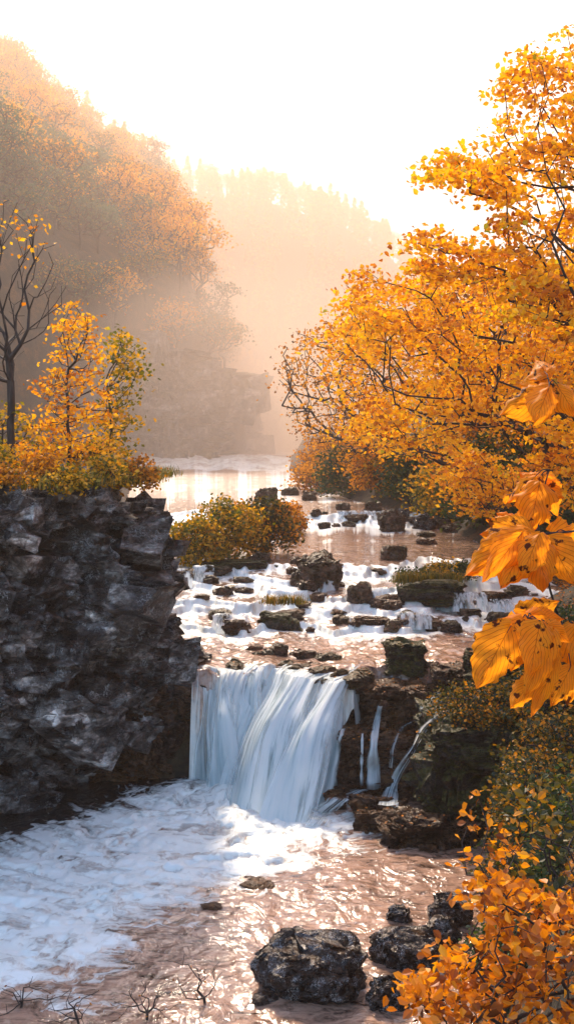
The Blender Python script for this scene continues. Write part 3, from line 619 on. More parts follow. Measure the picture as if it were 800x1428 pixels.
block_rock('rock', 0.40, 1.10, 20.25, 20.75, 1.62, 1.95, 147, M_brownrock, 'brown stone combed by water behind the brink', 'rock', amp=0.10, sq=1.0, fs=1.0, cube=0.0, rz=0.1)
block_rock('rock', -0.75, -0.15, 20.70, 21.10, 1.62, 1.95, 148, M_brownrock, 'flat brown stone awash upstream of the left curtain', 'rock', amp=0.10, sq=1.0, fs=1.0, cube=0.0, rz=-0.1)
block_rock('rock', 0.04, 0.36, 20.76, 21.04, 1.62, 1.95, 149, M_brownrock, 'little round stone awash upstream of the fall', 'rock', amp=0.10, sq=1.0, fs=1.0, cube=0.0, rz=0)
block_rock('rock', 3.0, 4.3, 14.9, 16.2, 0.2, 1.55, 130, M_mossrock, 'dark mossy rock on the bank in front of the huge mossy boulder', 'rock', amp=0.22, fs=1.1)
block_rock('rock', 2.75, 3.9, 13.2, 14.6, -0.2, 1.0, 131, M_mossrock, 'dark rock low on the bank between the green bushes', 'rock', amp=0.2, fs=1.1)
block_rock('rock', 3.6, 5.6, 16.3, 18.2, 0.8, 2.2, 132, M_mossrock, 'dark mossy rock step behind the bushes on the right bank', 'rock', amp=0.2, fs=1.0)
block_rock('rock', 0.55, 0.98, 17.2, 17.75, -0.2, 0.28, 23, M_wet, 'small dark rock in the splash at the foot of the fall', 'rock', amp=0.08)

# ------------------------------------------------------------------ the near crag on the left
def crag(name, path, z0, ztop, bulge, nu, nv, seed, m, amp, fs, ani, inner, label, layf=2.6, mf=1.0, nblk=900, bsz=0.62):
    path = np.array(path, float); seg = np.linalg.norm(np.diff(path, axis=0), axis=1); cum = np.concatenate([[0], np.cumsum(seg)])
    u = np.linspace(0, cum[-1], nu); X = np.interp(u, cum, path[:, 0]); Y = np.interp(u, cum, path[:, 1])
    k = np.ones(15) / 15
    def sm(a):
        b = np.pad(a, 7, mode='edge'); b[:7] = a[0] - (a[7:0:-1] - a[0]); b[-7:] = a[-1] + (a[-1] - a[-2:-9:-1]); return np.convolve(b, k, 'valid')
    X, Y = sm(X), sm(Y)
    tx, ty = np.gradient(X), np.gradient(Y); ln = np.hypot(tx, ty); nx, ny = ty / ln, -tx / ln       # outward
    nvt = nv + nv // 4
    v = np.concatenate([np.linspace(0, 1, nv), 1 + np.linspace(0.02, 1, nvt - nv)])
    UU_, VV = np.meshgrid(u, v, indexing='ij')
    zt = np.interp(u / cum[-1], np.linspace(0, 1, len(ztop)), ztop)[:, None]
    Zb = z0 + (zt - z0) * np.clip(VV, 0, 1)
    b = bulge(UU_ / cum[-1], Zb)
    over = np.clip(VV - 1, 0, 1)
    b = b - over * inner - 0.25 * np.clip(1 - (1 - VV) * 6, 0, 1) * (VV <= 1)- 0.25*(VV > 1)
    Zb = Zb - 0.0 * over
    Px = X[:, None] + nx[:, None] * b; Py = Y[:, None] + ny[:, None] * b
    p = np.stack([Px.ravel(), Py.ravel(), Zb.ravel()], -1)
    th_ = 0.42 if mf == 1.0 else 0.1; c_, s_ = math.cos(th_), math.sin(th_)
    q = p.copy(); q[:, 0], q[:, 2] = c_ * p[:, 0] + s_ * p[:, 2], -s_ * p[:, 0] + c_ * p[:, 2]     # tilted bedding
    d = rock_disp(q + 0.0, amp, fs, seed, ani, 0.9)
    mc_, me_ = facets(q * mf * np.array([0.50, 0.50, 0.75]) + 4.4 + 0.2 * np.stack([fbm(q * 0.7, 1, 2), fbm(q * 0.7, 2, 2), fbm(q * 0.7, 3, 2)], -1), seed + 200, 1.3); d = d + amp * 1.25 * mc_ - amp * 0.8 * np.clip(0.09 - me_, 0, 1) / 0.09
    lay = fbm(P3(q[:, 0] * 0.25, q[:, 1] * 0.25, q[:, 2] * layf), seed + 5, 3)
    l2 = fbm(P3(q[:, 0] * 0.22 * mf, q[:, 1] * 0.22 * mf, q[:, 2] * 1.15 * mf), seed + 15, 3); d = d + amp * (0.75 if mf == 1.0 else 0.2) * np.tanh(l2 * 5)
    d = d + amp * (0.8 if mf == 1.0 else 0.25) * np.where(lay > 0, lay, lay * 0.4) 
    fade = (1 - 0.75 * np.clip(VV - 1, 0, 1) ** 0.3 * (VV > 1)).ravel()
    p[:, 0] += (nx[:, None] * np.ones_like(VV)).ravel() * d * fade; p[:, 1] += (ny[:, None] * np.ones_like(VV)).ravel() * d * fade
    p[:, 2] += 0.3 * amp * facets(q * fs * 1.5 * np.array([1, 1, 2.0]) + 9, seed + 70)[0] * np.where(VV.ravel() > 0.98, 0.6, 1)
    rb = np.random.default_rng(seed + 7); nrm3 = np.stack([(nx[:, None] * np.ones_like(VV)).ravel(), (ny[:, None] * np.ones_like(VV)).ravel(), np.zeros(VV.size)], -1)
    cand = np.where((VV.ravel() < 0.99) & (p[:, 2] > z0 + 0.3))[0]; idx = rb.choice(cand, nblk)
    bv, bf = [], []; off = len(p)
    cube = np.array([(x, y, z) for x in (-1, 1) for y in (-1, 1) for z in (-1, 1)], float)
    qf = np.array([[0, 1, 3], [0, 3, 2], [4, 6, 7], [4, 7, 5], [0, 4, 5], [0, 5, 1], [2, 3, 7], [2, 7, 6], [0, 2, 6], [0, 6, 4], [1, 5, 7], [1, 7, 3]])
    for j_, i_ in enumerate(idx):
        sc = bsz * (rb.pareto(2.2) * 0.35 + 0.35); sc = min(sc, bsz * 1.5)
        hx_, hy_, hz_ = sc * rb.uniform(0.5, 1.1), sc * rb.uniform(0.30, 0.5), sc * rb.uniform(0.16, 0.42)
        c8 = cube * np.array([hx_, hy_, hz_]) * (1 + rb.uniform(-0.38, 0.25, (8, 3)))
        # wedge: the lower front edge is undercut, the top slopes
        c8[:, 1] += 0.5 * hy_ * (c8[:, 2] < 0)
        tl = -0.38 + rb.normal(0, 0.16) if mf == 1.0 else rb.normal(0, 0.15)
        ct_, st_ = math.cos(tl), math.sin(tl); x_, z_ = c8[:, 0].copy(), c8[:, 2].copy(); c8[:, 0], c8[:, 2] = ct_ * x_ - st_ * z_, st_ * x_ + ct_ * z_
        n3 = nrm3[i_]; yaw = rb.normal(0, 0.35); n3 = np.array([n3[0] * math.cos(yaw) - n3[1] * math.sin(yaw), n3[0] * math.sin(yaw) + n3[1] * math.cos(yaw), 0]); t3 = np.array([-n3[1], n3[0], 0])
        w_ = p[i_] - n3 * hy_ * 0.45 + c8[:, :1] * t3 - c8[:, 1:2] * n3 + c8[:, 2:] * np.array([0, 0, 1.0])
        bv.append(w_); bf.append(qf[:, ::-1] + off); off += 8
    me = make_mesh(name, np.concatenate([p] + bv), [grid_faces(*VV.shape), np.concatenate(bf)], m, False)
    return tag(obj(name, me), label, 'cliff')
def bul(t, z):
    lower = -1.35 * sstep(1.9, 0.5, z) * sstep(0.0, 0.1, t + 0.05)
    mid = 0.12 * np.exp(-((z - 3.2) / 0.9) ** 2)
    cave = -0.30 * np.exp(-((z - 1.6) / 0.6) ** 2) * sstep(0.65, 0.3, t)
    corner = 0.28 * np.exp(-((z - 2.3) / 0.7) ** 2) * sstep(0.38, 0.55, t)
    return lower * np.where(t > 0.52, 1 - sstep(0.52, 0.62, t), 1) + mid + cave + corner - 0.12 * np.clip(z - 3.4, 0, 9) ** 1.3 * sstep(0.3, 0.45, t)
crag('cliff', [(-9.5, 15.2), (-7, 15.6), (-4.8, 16.0), (-4.0, 16.6), (-3.35, 17.4), (-2.95, 18.4), (-2.6, 19.5), (-3.1, 21.2), (-4.6, 23.0), (-6.0, 24.8), (-8.5, 26.5)],
     -0.5, [5.15, 5.05, 5.1, 5.2, 5.35, 5.45, 5.3, 5.0, 4.7, 4.6, 4.6], bul, 620, 300, 3, M_cliff, 0.38, 1.0, (1, 1, 1.5), 1.6,
     'tall dark layered rock cliff with pale lichen left of the waterfall')
# the far crag in the mist
def bul2(t, z): return 0.6 * np.exp(-((z - 8) / 3.0) ** 2) - 0.06 * (z - 3)
crag('cliff', [(-36, 96), (-27, 98), (-19, 101), (-13.5, 102), (-9.8, 103), (-7.6, 105.5), (-7.2, 109), (-8.5, 116), (-12, 124)],
     2.5, [13, 13.5, 14, 14.2, 13.6, 12.5, 12, 12, 12], bul2, 300, 150, 23, M_farcliff, 2.4, 0.40, (1, 1, 1.1), 7,
     'grey rock cliff in mist below the wooded hillside', 0.2, 0.35, 260, 4.0)

# ------------------------------------------------------------------ falling water
def sheet(name, Lp, Bp, zfun, nu, nv, seed, amount, mtl=None, disp=0.05, edge=0.08, label=None, cat=None, group=None, ffreq=6.0, parent=None, offset=0.0, roll=False):
    """Lp, Bp: world polylines of the brink and of the landing"""
    Lp, Bp = np.array(Lp, float), np.array(Bp, float)
    s = np.linspace(0, 1, nu)
    def ev(P):
        t = np.linspace(0, 1, len(P)); return np.stack([np.interp(s, t, P[:, k]) for k in range(3)], -1)
    A, B = ev(Lp), ev(Bp)
    if roll:
        A[:, 1] = lipY(A[:, 0]) + 0.35; A[:, 2] = W(A[:, 0], A[:, 1]) + lipH(A[:, 0]) * 0.5 + 0.03; zf0 = zfun
        zfun = lambda T_: zf0(np.clip((T_ - 0.16) / 0.84, 0, 1)) * 1.0
    t = np.linspace(0, 1, nv); S, T = np.meshgrid(s, t, indexing='ij')
    hx = T[..., None] ** (0.85 if roll else 1.0)
    P = A[:, None, :] * (1 - hx) + B[:, None, :] * hx
    P[..., 2] = A[:, None, 2] + (B[:, None, 2] - A[:, None, 2]) * zfun(T)
    w = np.linalg.norm(Lp[-1] - Lp[0]); 
    q = P3(S * w * ffreq, T * 1.1, seed)
    n = fbm(q, seed, 3).reshape(S.shape)
    P[..., 1] -= disp * n * np.clip(T * 4, 0.2, 1) + offset
    if roll: P[..., 0] += 0.10 * np.sin(T * 3.0 + S * 5) * np.sin(math.pi * T)
    P[..., 0] += disp * 0.3 * fbm(P3(S * w * 3, T * 2, seed + 4), seed + 9, 2).reshape(S.shape)
    al = amount + 0.25 * T ** 2 - 0.5 * (1 - sstep(0, edge, S)) - 0.5 * (1 - sstep(0, edge, 1 - S))
    flow = np.stack([(S * w + seed).ravel(), (T * 1.9 + 0.3 * S).ravel(), al.ravel()], -1)
    me = make_mesh(name, P.reshape(-1, 3), [grid_faces(nu, nv)], mtl or M_fall, True, vec_attr=flow)
    o = obj(name, me, parent)
    if label: tag(o, label, cat, group)
    return o
def fallz(T): return 0.12 * T + 0.88 * T ** 1.75
def slidez(T): return np.clip(0.55 * T + 0.45 * T ** 2 + 0.02 * np.sin(T * 9), 0, 1)
def lip(px, z=LIP_Z, Y=19.0): 
    a = at(px, 950, Y); return (a[0], Y, z)
fall = empty('waterfall', (-0.2, 18.7, 0)); tag(fall, 'main waterfall, broad white curtain plunging into the pool', 'waterfall')
def par(o): o.location = (0.2, -18.7, 0); o.parent = fall; return o
par(sheet('curtain', [lip(262), lip(300), lip(340), lip(378)], [gnd(272, 1095, 0), gnd(298, 1100, 0), gnd(322, 1103, 0), gnd(350, 1108, 0)], fallz, 220, 110, 31, 0.66, roll=True, disp=0.13, edge=0.14, ffreq=2.6))
par(sheet('curtain', [lip(362), lip(400), lip(440), lip(480), lip(515)], [gnd(305, 1112, 0), gnd(335, 1122, 0), gnd(370, 1132, 0), gnd(415, 1138, 0), gnd(454, 1130, 0)], slidez, 260, 120, 32, 0.70, roll=True, disp=0.22, edge=0.05, ffreq=2.6))
par(sheet('curtain', [lip(290), lip(330)], [gnd(285, 1100, 0), gnd(335, 1112, 0)], fallz, 60, 100, 33, 0.50, roll=True, disp=0.08, edge=0.35, offset=0.12, ffreq=3))
par(sheet('curtain', [lip(385), lip(470)], [gnd(300, 1120, 0), gnd(395, 1146, 0)], slidez, 110, 100, 34, 0.55, roll=True, disp=0.12, edge=0.3, offset=0.16, ffreq=2.6))
par(sheet('curtain', [lip(455), lip(505)], [gnd(360, 1142, 0), gnd(435, 1150, 0)], slidez, 60, 100, 35, 0.55, roll=True, disp=0.08, edge=0.35, offset=0.16, ffreq=3))
par(sheet('curtain', [lip(335), lip(372)], [gnd(345, 1108, 0), gnd(392, 1132, 0)], slidez, 60, 100, 36, 0.45, roll=True, disp=0.08, edge=0.4, offset=0.08, ffreq=3))
from mathutils.bvhtree import BVHTree
_v = []; _f = []; _o = 0
for (pp, ff) in ROCKG:
    _v.append(pp); _f.append(ff + _o); _o += len(pp)
BVH = BVHTree.FromPolygons(np.concatenate(_v).tolist(), np.concatenate(_f).tolist())
def snap(pts):
    pts = np.array(pts, float); t = np.linspace(0, 1, len(pts)); tt = np.linspace(0, 1, 30)
    C = np.stack([np.interp(tt, t, pts[:, k]) for k in range(3)], -1); org = Vector((0, 0, H)); out_ = []
    for c in C:
        d = (Vector(c) - org).normalized(); h = BVH.ray_cast(org, d)
        q = np.array(h[0]) if h[0] is not None and abs(h[0].y - c[1]) < 1.6 else c
        out_.append(q - np.array(d) * 0.04)
    out_ = np.array(out_); out_[1:-1] = (out_[:-2] + out_[1:-1] * 2 + out_[2:]) / 4
    return out_
def thin(pts, w, seed, label, group=None, amount=0.55, name='side_cascade'):
    """a narrow strand of water along a world polyline"""
    pts = snap(pts); t = np.linspace(0, 1, len(pts)); n = 70; tt = np.linspace(0, 1, n)
    C = np.stack([np.interp(tt, t, pts[:, k]) for k in range(3)], -1)
    ww = w * (0.7 + 0.5 * tt + 0.25 * fbm(P3(tt * 6, seed), seed, 2))
    s = np.linspace(-1, 1, 14); S, T = np.meshgrid(s, tt, indexing='ij')
    P = C[None].repeat(14, 0).copy(); P[..., 0] += S * ww[None] / 2; P[..., 1] -= 0.05 * (1 - S ** 2) + 0.02 * fbm(P3(S * 3, T * 3, seed), seed, 2).reshape(S.shape)
    al = amount - 0.45 * np.abs(S) ** 3
    flow = np.stack([(S * w / 2 * 2 + seed).ravel(), (T * 1.5).ravel(), al.ravel()], -1)
    b = C[-1]
    me = make_mesh(name, P.reshape(-1, 3) - b, [grid_faces(14, n)], M_fall, True, vec_attr=flow)
    return tag(obj(name, me, None, tuple(b)), label, 'cascade', group)
thin([at(530, 984, 18.6), at(526, 1000, 18.25), at(522, 1020, 18.15), at(520, 1030, 17.6), at(519, 1060, 17.6), at(521, 1100, 17.58)], 0.18, 41, 'thin white strand of water down the middle of the square ledge')
thin([at(505, 1022, 17.62), at(504, 1060, 17.6), at(503, 1095, 17.58)], 0.05, 42, 'faintest thread of water on the square ledge face')
thin([at(640, 985, 18.9), at(610, 998, 18.2), at(590, 1015, 17.8), at(575, 1045, 17.5), at(556, 1075, 17.2), at(545, 1100, 16.9), at(540, 1122, 16.6)], 0.24, 43, 'slanting white cascade beside the huge mossy boulder', amount=0.6)
thin([at(478, 1015, 17.75), at(470, 1050, 17.7), at(466, 1095, 17.6)], 0.09, 61, 'thread of water at the left edge of the square ledge')
thin([at(588, 985, 18.4), at(584, 1000, 18.3), at(560, 1012, 18.0), at(548, 1040, 17.7), at(546, 1070, 17.6)], 0.10, 62, 'narrow broken trickle between the white strand and the slanting cascade')
thin([at(552, 1090, 17.0), at(551, 1110, 16.7), at(550, 1124, 16.6)], 0.09, 44, 'short strand at the foot of the slanting cascade')
thin([at(505, 1100, 17.3), at(480, 1110, 17.0), at(455, 1130, 16.8), at(440, 1150, 16.5)], 0.5, 45, 'foaming slide between the fall and the low brown ledge', amount=0.5)
thin([at(612, 965, 19.0), at(610, 980, 18.7)], 0.30, 46, 'short comb of water over the rock behind the lower leaf', amount=0.4)
# little steps of the upper river
UC = [(322, 858, 880, 56, 'white cascade left of the grassy islet'), (245, 795, 822, 44, 'white cascade in the left channel beside the cliff'), (284, 790, 812, 34, 'small cascade beside the light stone ledge'),
      (437, 848, 862, 22, 'small cascade right of the grassy islet'), (540, 822, 842, 44, 'pair of thin cascades right of the rounded brown rock'), (575, 856, 874, 60, 'comb of thin cascades over the long brown ledge'),
      (500, 858, 874, 30, 'small cascade over the flat brown ledge'), (655, 828, 850, 56, 'white cascade right of the grassy bank'), (455, 806, 824, 26, 'cascade slipping off the right of the midstream boulder'),
      (500, 713, 724, 60, 'far cascade in front of the dark ledge'), (620, 834, 850, 26, 'small cascade under the grassy bank'), (700, 838, 856, 40, 'cascade partly behind the big leaves')]
for k, (cx, r0, r1, w, lab) in enumerate(UC):
    b = on_water(cx, r1, False); wm = w / F * b[1]; hm = (r1 - r0) / F * b[1]
    x0, x1 = -wm / 2, wm / 2
    o = sheet('cascade', [(x0, 0.28, hm), (0, 0.24, hm + 0.02), (x1, 0.28, hm)], [(x0 * 1.1, -0.05, -0.04), (0, -0.12, -0.04), (x1 * 1.1, -0.05, -0.04)], lambda T: T ** 2.0, 50, 30, 50 + k, 0.30, disp=0.04, edge=0.15, label=lab, cat='cascade', group='little cascades over the river steps', ffreq=9)
    o.location = tuple(b)

# ------------------------------------------------------------------ plants
def leaf_quads(C, size, rng, up=0.35, fold=0.25, asp=0.62, droop=0.2, hexa=False):
    n = len(C); size = np.broadcast_to(size, (n,)) * rng.uniform(0.65, 1.25, n)
    nrm = rng.normal(size=(n, 3)); nrm /= np.linalg.norm(nrm, axis=1)[:, None]; nrm = nrm * (1 - up); nrm[:, 2] += up; nrm /= np.linalg.norm(nrm, axis=1)[:, None]
    a = rng.uniform(0, 2 * np.pi, n); t = np.stack([np.cos(a), np.sin(a), np.zeros(n) - droop], -1)
    t -= (t * nrm).sum(1)[:, None] * nrm; t /= np.linalg.norm(t, axis=1)[:, None]; b = np.cross(nrm, t)
    s = size[:, None]
    if hexa:
        V = np.stack([C - t * s * 0.5, C - t * s * 0.18 + b * s * asp * 0.48 + nrm * s * fold * 0.3, C + t * s * 0.15 + b * s * asp * 0.42 + nrm * s * fold * 0.2, C + t * s * 0.5 - nrm * s * fold * 0.4,
                      C + t * s * 0.15 - b * s * asp * 0.42 + nrm * s * fold * 0.2, C - t * s * 0.18 - b * s * asp * 0.48 + nrm * s * fold * 0.3], 1).reshape(-1, 3)
        i = np.arange(n)[:, None] * 6
        Fq = np.concatenate([i + [0, 1, 2, 3], i + [0, 3, 4, 5]], 1).reshape(-1, 4); r = np.repeat(rng.uniform(0, 1, n), 2)
        return V, Fq, r
    V = np.stack([C - t * s * 0.5, C + b * s * asp * 0.5 + nrm * s * fold * 0.4, C + t * s * 0.5, C - b * s * asp * 0.5 + nrm * s * fold * 0.4], 1).reshape(-1, 3)
    return V, np.arange(4 * n).reshape(n, 4), rng.uniform(0, 1, n)
def tubes(A, B, ra, rb, sides=5):
    n = len(A); d = B - A; L_ = np.linalg.norm(d, axis=1)[:, None] + 1e-9; d = d / L_
    h = np.where(np.abs(d[:, 2:3]) > 0.9, np.array([[1.0, 0, 0]]), np.array([[0, 0, 1.0]]))
    u = np.cross(d, h); u /= np.linalg.norm(u, axis=1)[:, None]; v = np.cross(d, u)
    ang = np.arange(sides) / sides * 2 * np.pi
    ring = u[:, None, :] * np.cos(ang)[None, :, None] + v[:, None, :] * np.sin(ang)[None, :, None]
    V = np.concatenate([A[:, None] - d[:, None] * ra[:, None, None] * 0.3 + ring * ra[:, None, None], B[:, None] + d[:, None] * rb[:, None, None] * 0.3 + ring * rb[:, None, None]], 1).reshape(-1, 3)
    k = np.arange(sides); k2 = (k + 1) % sides
    f = np.stack([k, k2, k2 + sides, k + sides], -1)
    return V, (np.arange(n)[:, None, None] * 2 * sides + f[None]).reshape(-1, 4)
def grow(base, pts, rng, trunk=(0, 0, 1), trunk_h=1.0, alpha=0.35, step=0.45, wob=0.10):
    """joins scattered crown points back to the trunk along short, branching ways"""
    base = np.array(base, float); tr = np.array(trunk, float); tr /= np.linalg.norm(tr)
    nodes = [base]; par_ = [-1]; pl = [0.0]
    nt = max(2, int(trunk_h / step)); 
    for k in range(1, nt + 1):
        nodes.append(base + tr * trunk_h * k / nt + rng.normal(0, wob * step * 0.5, 3) * [1, 1, 0]); par_.append(len(nodes) - 2); pl.append(trunk_h * k / nt * 0.4)
    top = nodes[-1]; pts = pts[np.argsort(np.linalg.norm(pts - top, axis=1))]
    cap = len(pts) * 12 + 50; NA = np.zeros((cap, 3)); PLn = np.zeros(cap); c = len(nodes); NA[:c] = nodes; PLn[:c] = pl; PA = list(par_)
    tips = []
    for a in pts:
        d = np.linalg.norm(NA[:c] - a, axis=1); cost = d + alpha * PLn[:c] + np.where(NA[:c, 2] > a[2] + 0.2 * d, 0.5 * d, 0)
        cost[0] = 1e9; i = int(np.argmin(cost)); L_ = d[i]; n = max(1, int(L_ / step)); p0 = NA[i].copy(); prev = i; perp = rng.normal(0, wob * L_, 3)
        for k in range(1, n + 1):
            if c >= cap: break
            t = k / n; q = p0 + (a - p0) * t + perp * math.sin(math.pi * t) * 0.6 + rng.normal(0, wob * step * 0.3, 3)
            NA[c] = q; PLn[c] = PLn[prev] + np.linalg.norm(q - NA[prev]); PA.append(prev); prev = c; c += 1
        tips.append(prev)
    NA = NA[:c]; PA = np.array(PA[:c]); cnt = np.zeros(c); cnt[np.array(tips)] += 1
    for i in range(c - 1, 0, -1):
        cnt[PA[i]] += cnt[i]
    return NA, PA, np.maximum(cnt, 1)
def wood(NA, PA, cnt, r_tip, r_trunk=None, power=0.48, sides=5, parts=False):
    r = r_tip * cnt ** power
    if r_trunk: r = r * (r_trunk / r[0]) ** (np.log(r / r_tip + 1e-9) / (np.log(r[0] / r_tip) + 1e-9))
    i = np.arange(1, len(NA)); A, B = NA[PA[i]], NA[i]
    rb = r[i]; ra = np.minimum(r[PA[i]], rb * 1.35)
    return tubes(A, B, ra, rb, sides), r
def spray(NA, PA, cnt, rng, per, sx, sz, maxc=3):
    tip = np.where(cnt <= maxc)[0]; C = np.repeat(NA[tip], per, 0)
    o = rng.normal(size=C.shape) * [sx, sx, sz]; r2 = np.hypot(o[:, 0], o[:, 1]); o[:, 2] -= 0.25 * r2 * r2 / (sx + 1e-6) * 0.5
    return C + o
def poly_points(poly, Y0, Y1, n, rng, minrow=None):
    poly = np.array(poly, float); lo, hi = poly.min(0), poly.max(0); out = []
    while len(out) < n:
        q = rng.uniform(lo, hi, (n * 3, 2)); s = poly_sd(q[:, 0], q[:, 1], poly); q = q[s > 0]; out.extend(q.tolist())
    q = np.array(out[:n]); return at(q[:, 0], q[:, 1], rng.uniform(Y0, Y1, n))
def plant(name, base, pts, seed, mtl, leaf, per, sx, sz, label, cat, group=None, trunk=(0, 0, 1), trunk_h=1.0, r_tip=0.006, r_trunk=None, alpha=0.35, step=0.45,
          part_names=('trunk', 'crown'), up=0.35, hexa=False, bare=None, wob=0.10, power=0.43, thin_=1.0, asp=0.7):
    rng = np.random.default_rng(seed); base = np.array(base, float)
    NA, PA, cnt = grow(base, pts, rng, trunk, trunk_h, alpha, step, wob)
    root = empty(name, tuple(base)); tag(root, label, cat, group)
    (tv, tf), r = wood(NA, PA, cnt, r_tip, r_trunk, power)
    a = obj(part_names[0], make_mesh(part_names[0], tv - base, [tf], M_bark, True), root)
    C = spray(NA, PA, cnt, rng, per, sx, sz)
    if bare is not None: C = C[bare(C)]
    V, Fq, rr = leaf_quads(C, leaf, rng, up, hexa=hexa, asp=asp)
    b = obj(part_names[1], make_mesh(part_names[1], V - base, [Fq], mtl, False, face_attr=rr), root)
    return root, [a, b]
def ell(c, r, n, rng, shell=0.45):
    d = rng.normal(size=(n, 3)); d /= np.linalg.norm(d, axis=1)[:, None]; k = rng.uniform(shell, 1, n) ** 0.7
    return np.array(c) + d * k[:, None] * np.array(r)
rg = np.random.default_rng(77)

# -- right bank maples
T1 = poly_points([(745, 62), (800, 66), (1150, 60), (1200, 520), (860, 520), (800, 470), (700, 430), (740, 380), (690, 330), (705, 280), (625, 245), (650, 205), (700, 170), (690, 120)], 13.0, 17.5, 520, rg)
T1b = poly_points([(565, 330), (600, 318), (655, 345), (760, 345), (800, 400), (700, 400), (620, 400), (575, 372)], 14.0, 16.5, 60, rg)
T1c = poly_points([(600, 225), (640, 215), (720, 250), (700, 290), (620, 260)], 14.0, 16.0, 22, rg)
plant('maple_tree', (6.6, 16.2, 2.6), np.concatenate([T1, T1b, T1c]), 1, M_orange, 0.092, 56, 0.17, 0.05, 'tall orange maple whose boughs reach in from the upper right edge', 'tree', 'maples on the right bank', trunk_h=3.0, r_tip=0.005, r_trunk=0.13, alpha=0.25, hexa=True)
T2 = poly_points([(505, 375), (560, 400), (620, 380), (700, 360), (800, 420), (1000, 450), (1000, 690), (800, 700), (700, 600), (640, 600), (560, 625), (520, 560), (540, 500), (480, 440)], 19.5, 25.0, 620, rg)
plant('maple_tree', (6.9, 23.5, 2.9), T2, 2, M_orange, 0.105, 50, 0.24, 0.06, 'wide orange maple with layered boughs over the river in the middle of the right bank', 'tree', 'maples on the right bank', trunk=(-0.15, -0.1, 1), trunk_h=1.6, r_tip=0.0055, r_trunk=0.14, alpha=0.22, hexa=True)
T3 = poly_points([(455, 450), (520, 415), (600, 430), (760, 430), (900, 470), (900, 700), (640, 690), (560, 640), (480, 600), (470, 520)], 29, 36, 420, rg)
plant('maple_tree', (8.2, 33.0, 4.0), T3, 3, M_orange, 0.15, 44, 0.40, 0.12, 'russet orange maple behind the wide maple', 'tree', 'maples on the right bank', trunk_h=1.8, r_tip=0.011, r_trunk=0.2, alpha=0.25)
T4 = poly_points([(385, 520), (400, 470), (440, 450), (500, 440), (560, 500), (570, 640), (470, 640), (430, 610), (395, 590)], 42, 50, 330, rg)
plant('slender_tree', (5.2, 47.0, 3.8), T4, 4, M_rust, 0.16, 15, 0.32, 0.12, 'thin orange brown tree with bare twigs leaning over the misty water', 'tree', 'maples on the right bank', trunk=(-0.4, 0, 1), trunk_h=1.8, r_tip=0.012, r_trunk=0.17, alpha=0.2,
      bare=lambda C: (np.random.default_rng(3).uniform(0, 1, len(C)) < np.interp(C[:, 0] / C[:, 1], [-0.012, 0.01, 0.05], [0.30, 0.75, 1.0])))
T6 = poly_points([(620, 650), (650, 630), (700, 640), (730, 680), (700, 720), (650, 715), (625, 690)], 26, 28, 110, rg)
plant('orange_bush', (5.6, 27.4, 3.0), T6, 6, M_orange, 0.12, 30, 0.16, 0.05, 'small bright orange bush overhanging the shaded right bank', 'bush', trunk_h=0.5, r_tip=0.006, alpha=0.25)
T7 = poly_points([(790, 20), (1200, 0), (1200, 700), (760, 700), (730, 560), (760, 300)], 19, 24, 380, rg)
plant('maple_tree', (9.5, 20.5, 3.6), T7, 7, M_orange, 0.12, 50, 0.28, 0.08, 'orange maple filling the right edge behind the reaching boughs', 'tree', 'maples on the right bank', trunk_h=3.0, r_tip=0.009, r_trunk=0.2, alpha=0.25)
T8 = poly_points([(590, 420), (700, 340), (820, 300), (1050, 300), (1000, 640), (620, 620)], 36, 44, 380, rg)
plant('maple_tree', (12.5, 40.0, 6.0), T8, 8, M_rust, 0.22, 34, 0.5, 0.16, 'tall dull orange tree behind the maples on the right bank', 'tree', 'maples on the right bank', trunk_h=4.0, r_tip=0.014, r_trunk=0.25, alpha=0.25)
# -- dark undergrowth on the right bank
UG = [((1.9, 57.5, 3.4), (1.6, 1.5, 1.2), M_rust, 'rusty bank shrub nearest the river bend'), ((3.0, 52.5, 3.4), (1.6, 1.4, 1.3), M_green, 'dark bank shrub upstream of the olive gold shrub'), ((4.3, 48.5, 3.4), (1.5, 1.3, 1.2), M_rust, 'rusty bank shrub at the water edge under the slender tree'), ((5.3, 45.2, 3.4), (1.5, 1.3, 1.2), M_green, 'dark bank shrub at the water edge right of the slender tree'), ((6.0, 41.3, 3.3), (1.3, 1.2, 1.1), M_gold, 'olive bank shrub at the water edge above the far cascade'), ((6.6, 36.6, 3.2), (1.3, 1.1, 1.1), M_green, 'low dark bank shrub left of the bright orange bush'), ((3.6, 54, 3.6), (2.6, 2.0, 2.0), M_rust, 'rusty brown thicket at the far end of the right bank'), ((5.2, 48, 3.6), (2.0, 1.6, 1.7), M_gold, 'olive gold shrub under the slender leaning tree'),
      ((6.6, 43, 3.4), (1.8, 1.6, 1.5), M_green, 'dark green shrub above the squarish boulder'), ((7.0, 38, 3.4), (2.0, 1.5, 1.9), M_rust, 'rusty shrub in shade behind the tall squarish boulder'),
      ((7.3, 34, 3.2), (1.8, 1.4, 2.0), M_green, 'dark shrub under the russet maple'), ((7.4, 30.5, 3.1), (1.7, 1.4, 1.7), M_green, 'dark shrub beside the small bright orange bush'), ((8.0, 27, 3.1), (1.5, 1.4, 1.8), M_green, 'dark green shrub behind the upper big leaves'),
      ((9.6, 37, 4.6), (3.0, 2.0, 3.2), M_green, 'tall dark green shrub deep under the maples'), ((10.5, 30, 4.4), (3.0, 2.0, 3.4), M_green, 'tall dark evergreen shrub behind the orange bush'), ((8.5, 46, 4.6), (3.0, 2.0, 3.2), M_gold, 'tall olive shrub behind the slender tree'),
      ((2.4, 60, 3.6), (2.0, 2.0, 1.4), M_rust, 'low rusty thicket where the river bends')]
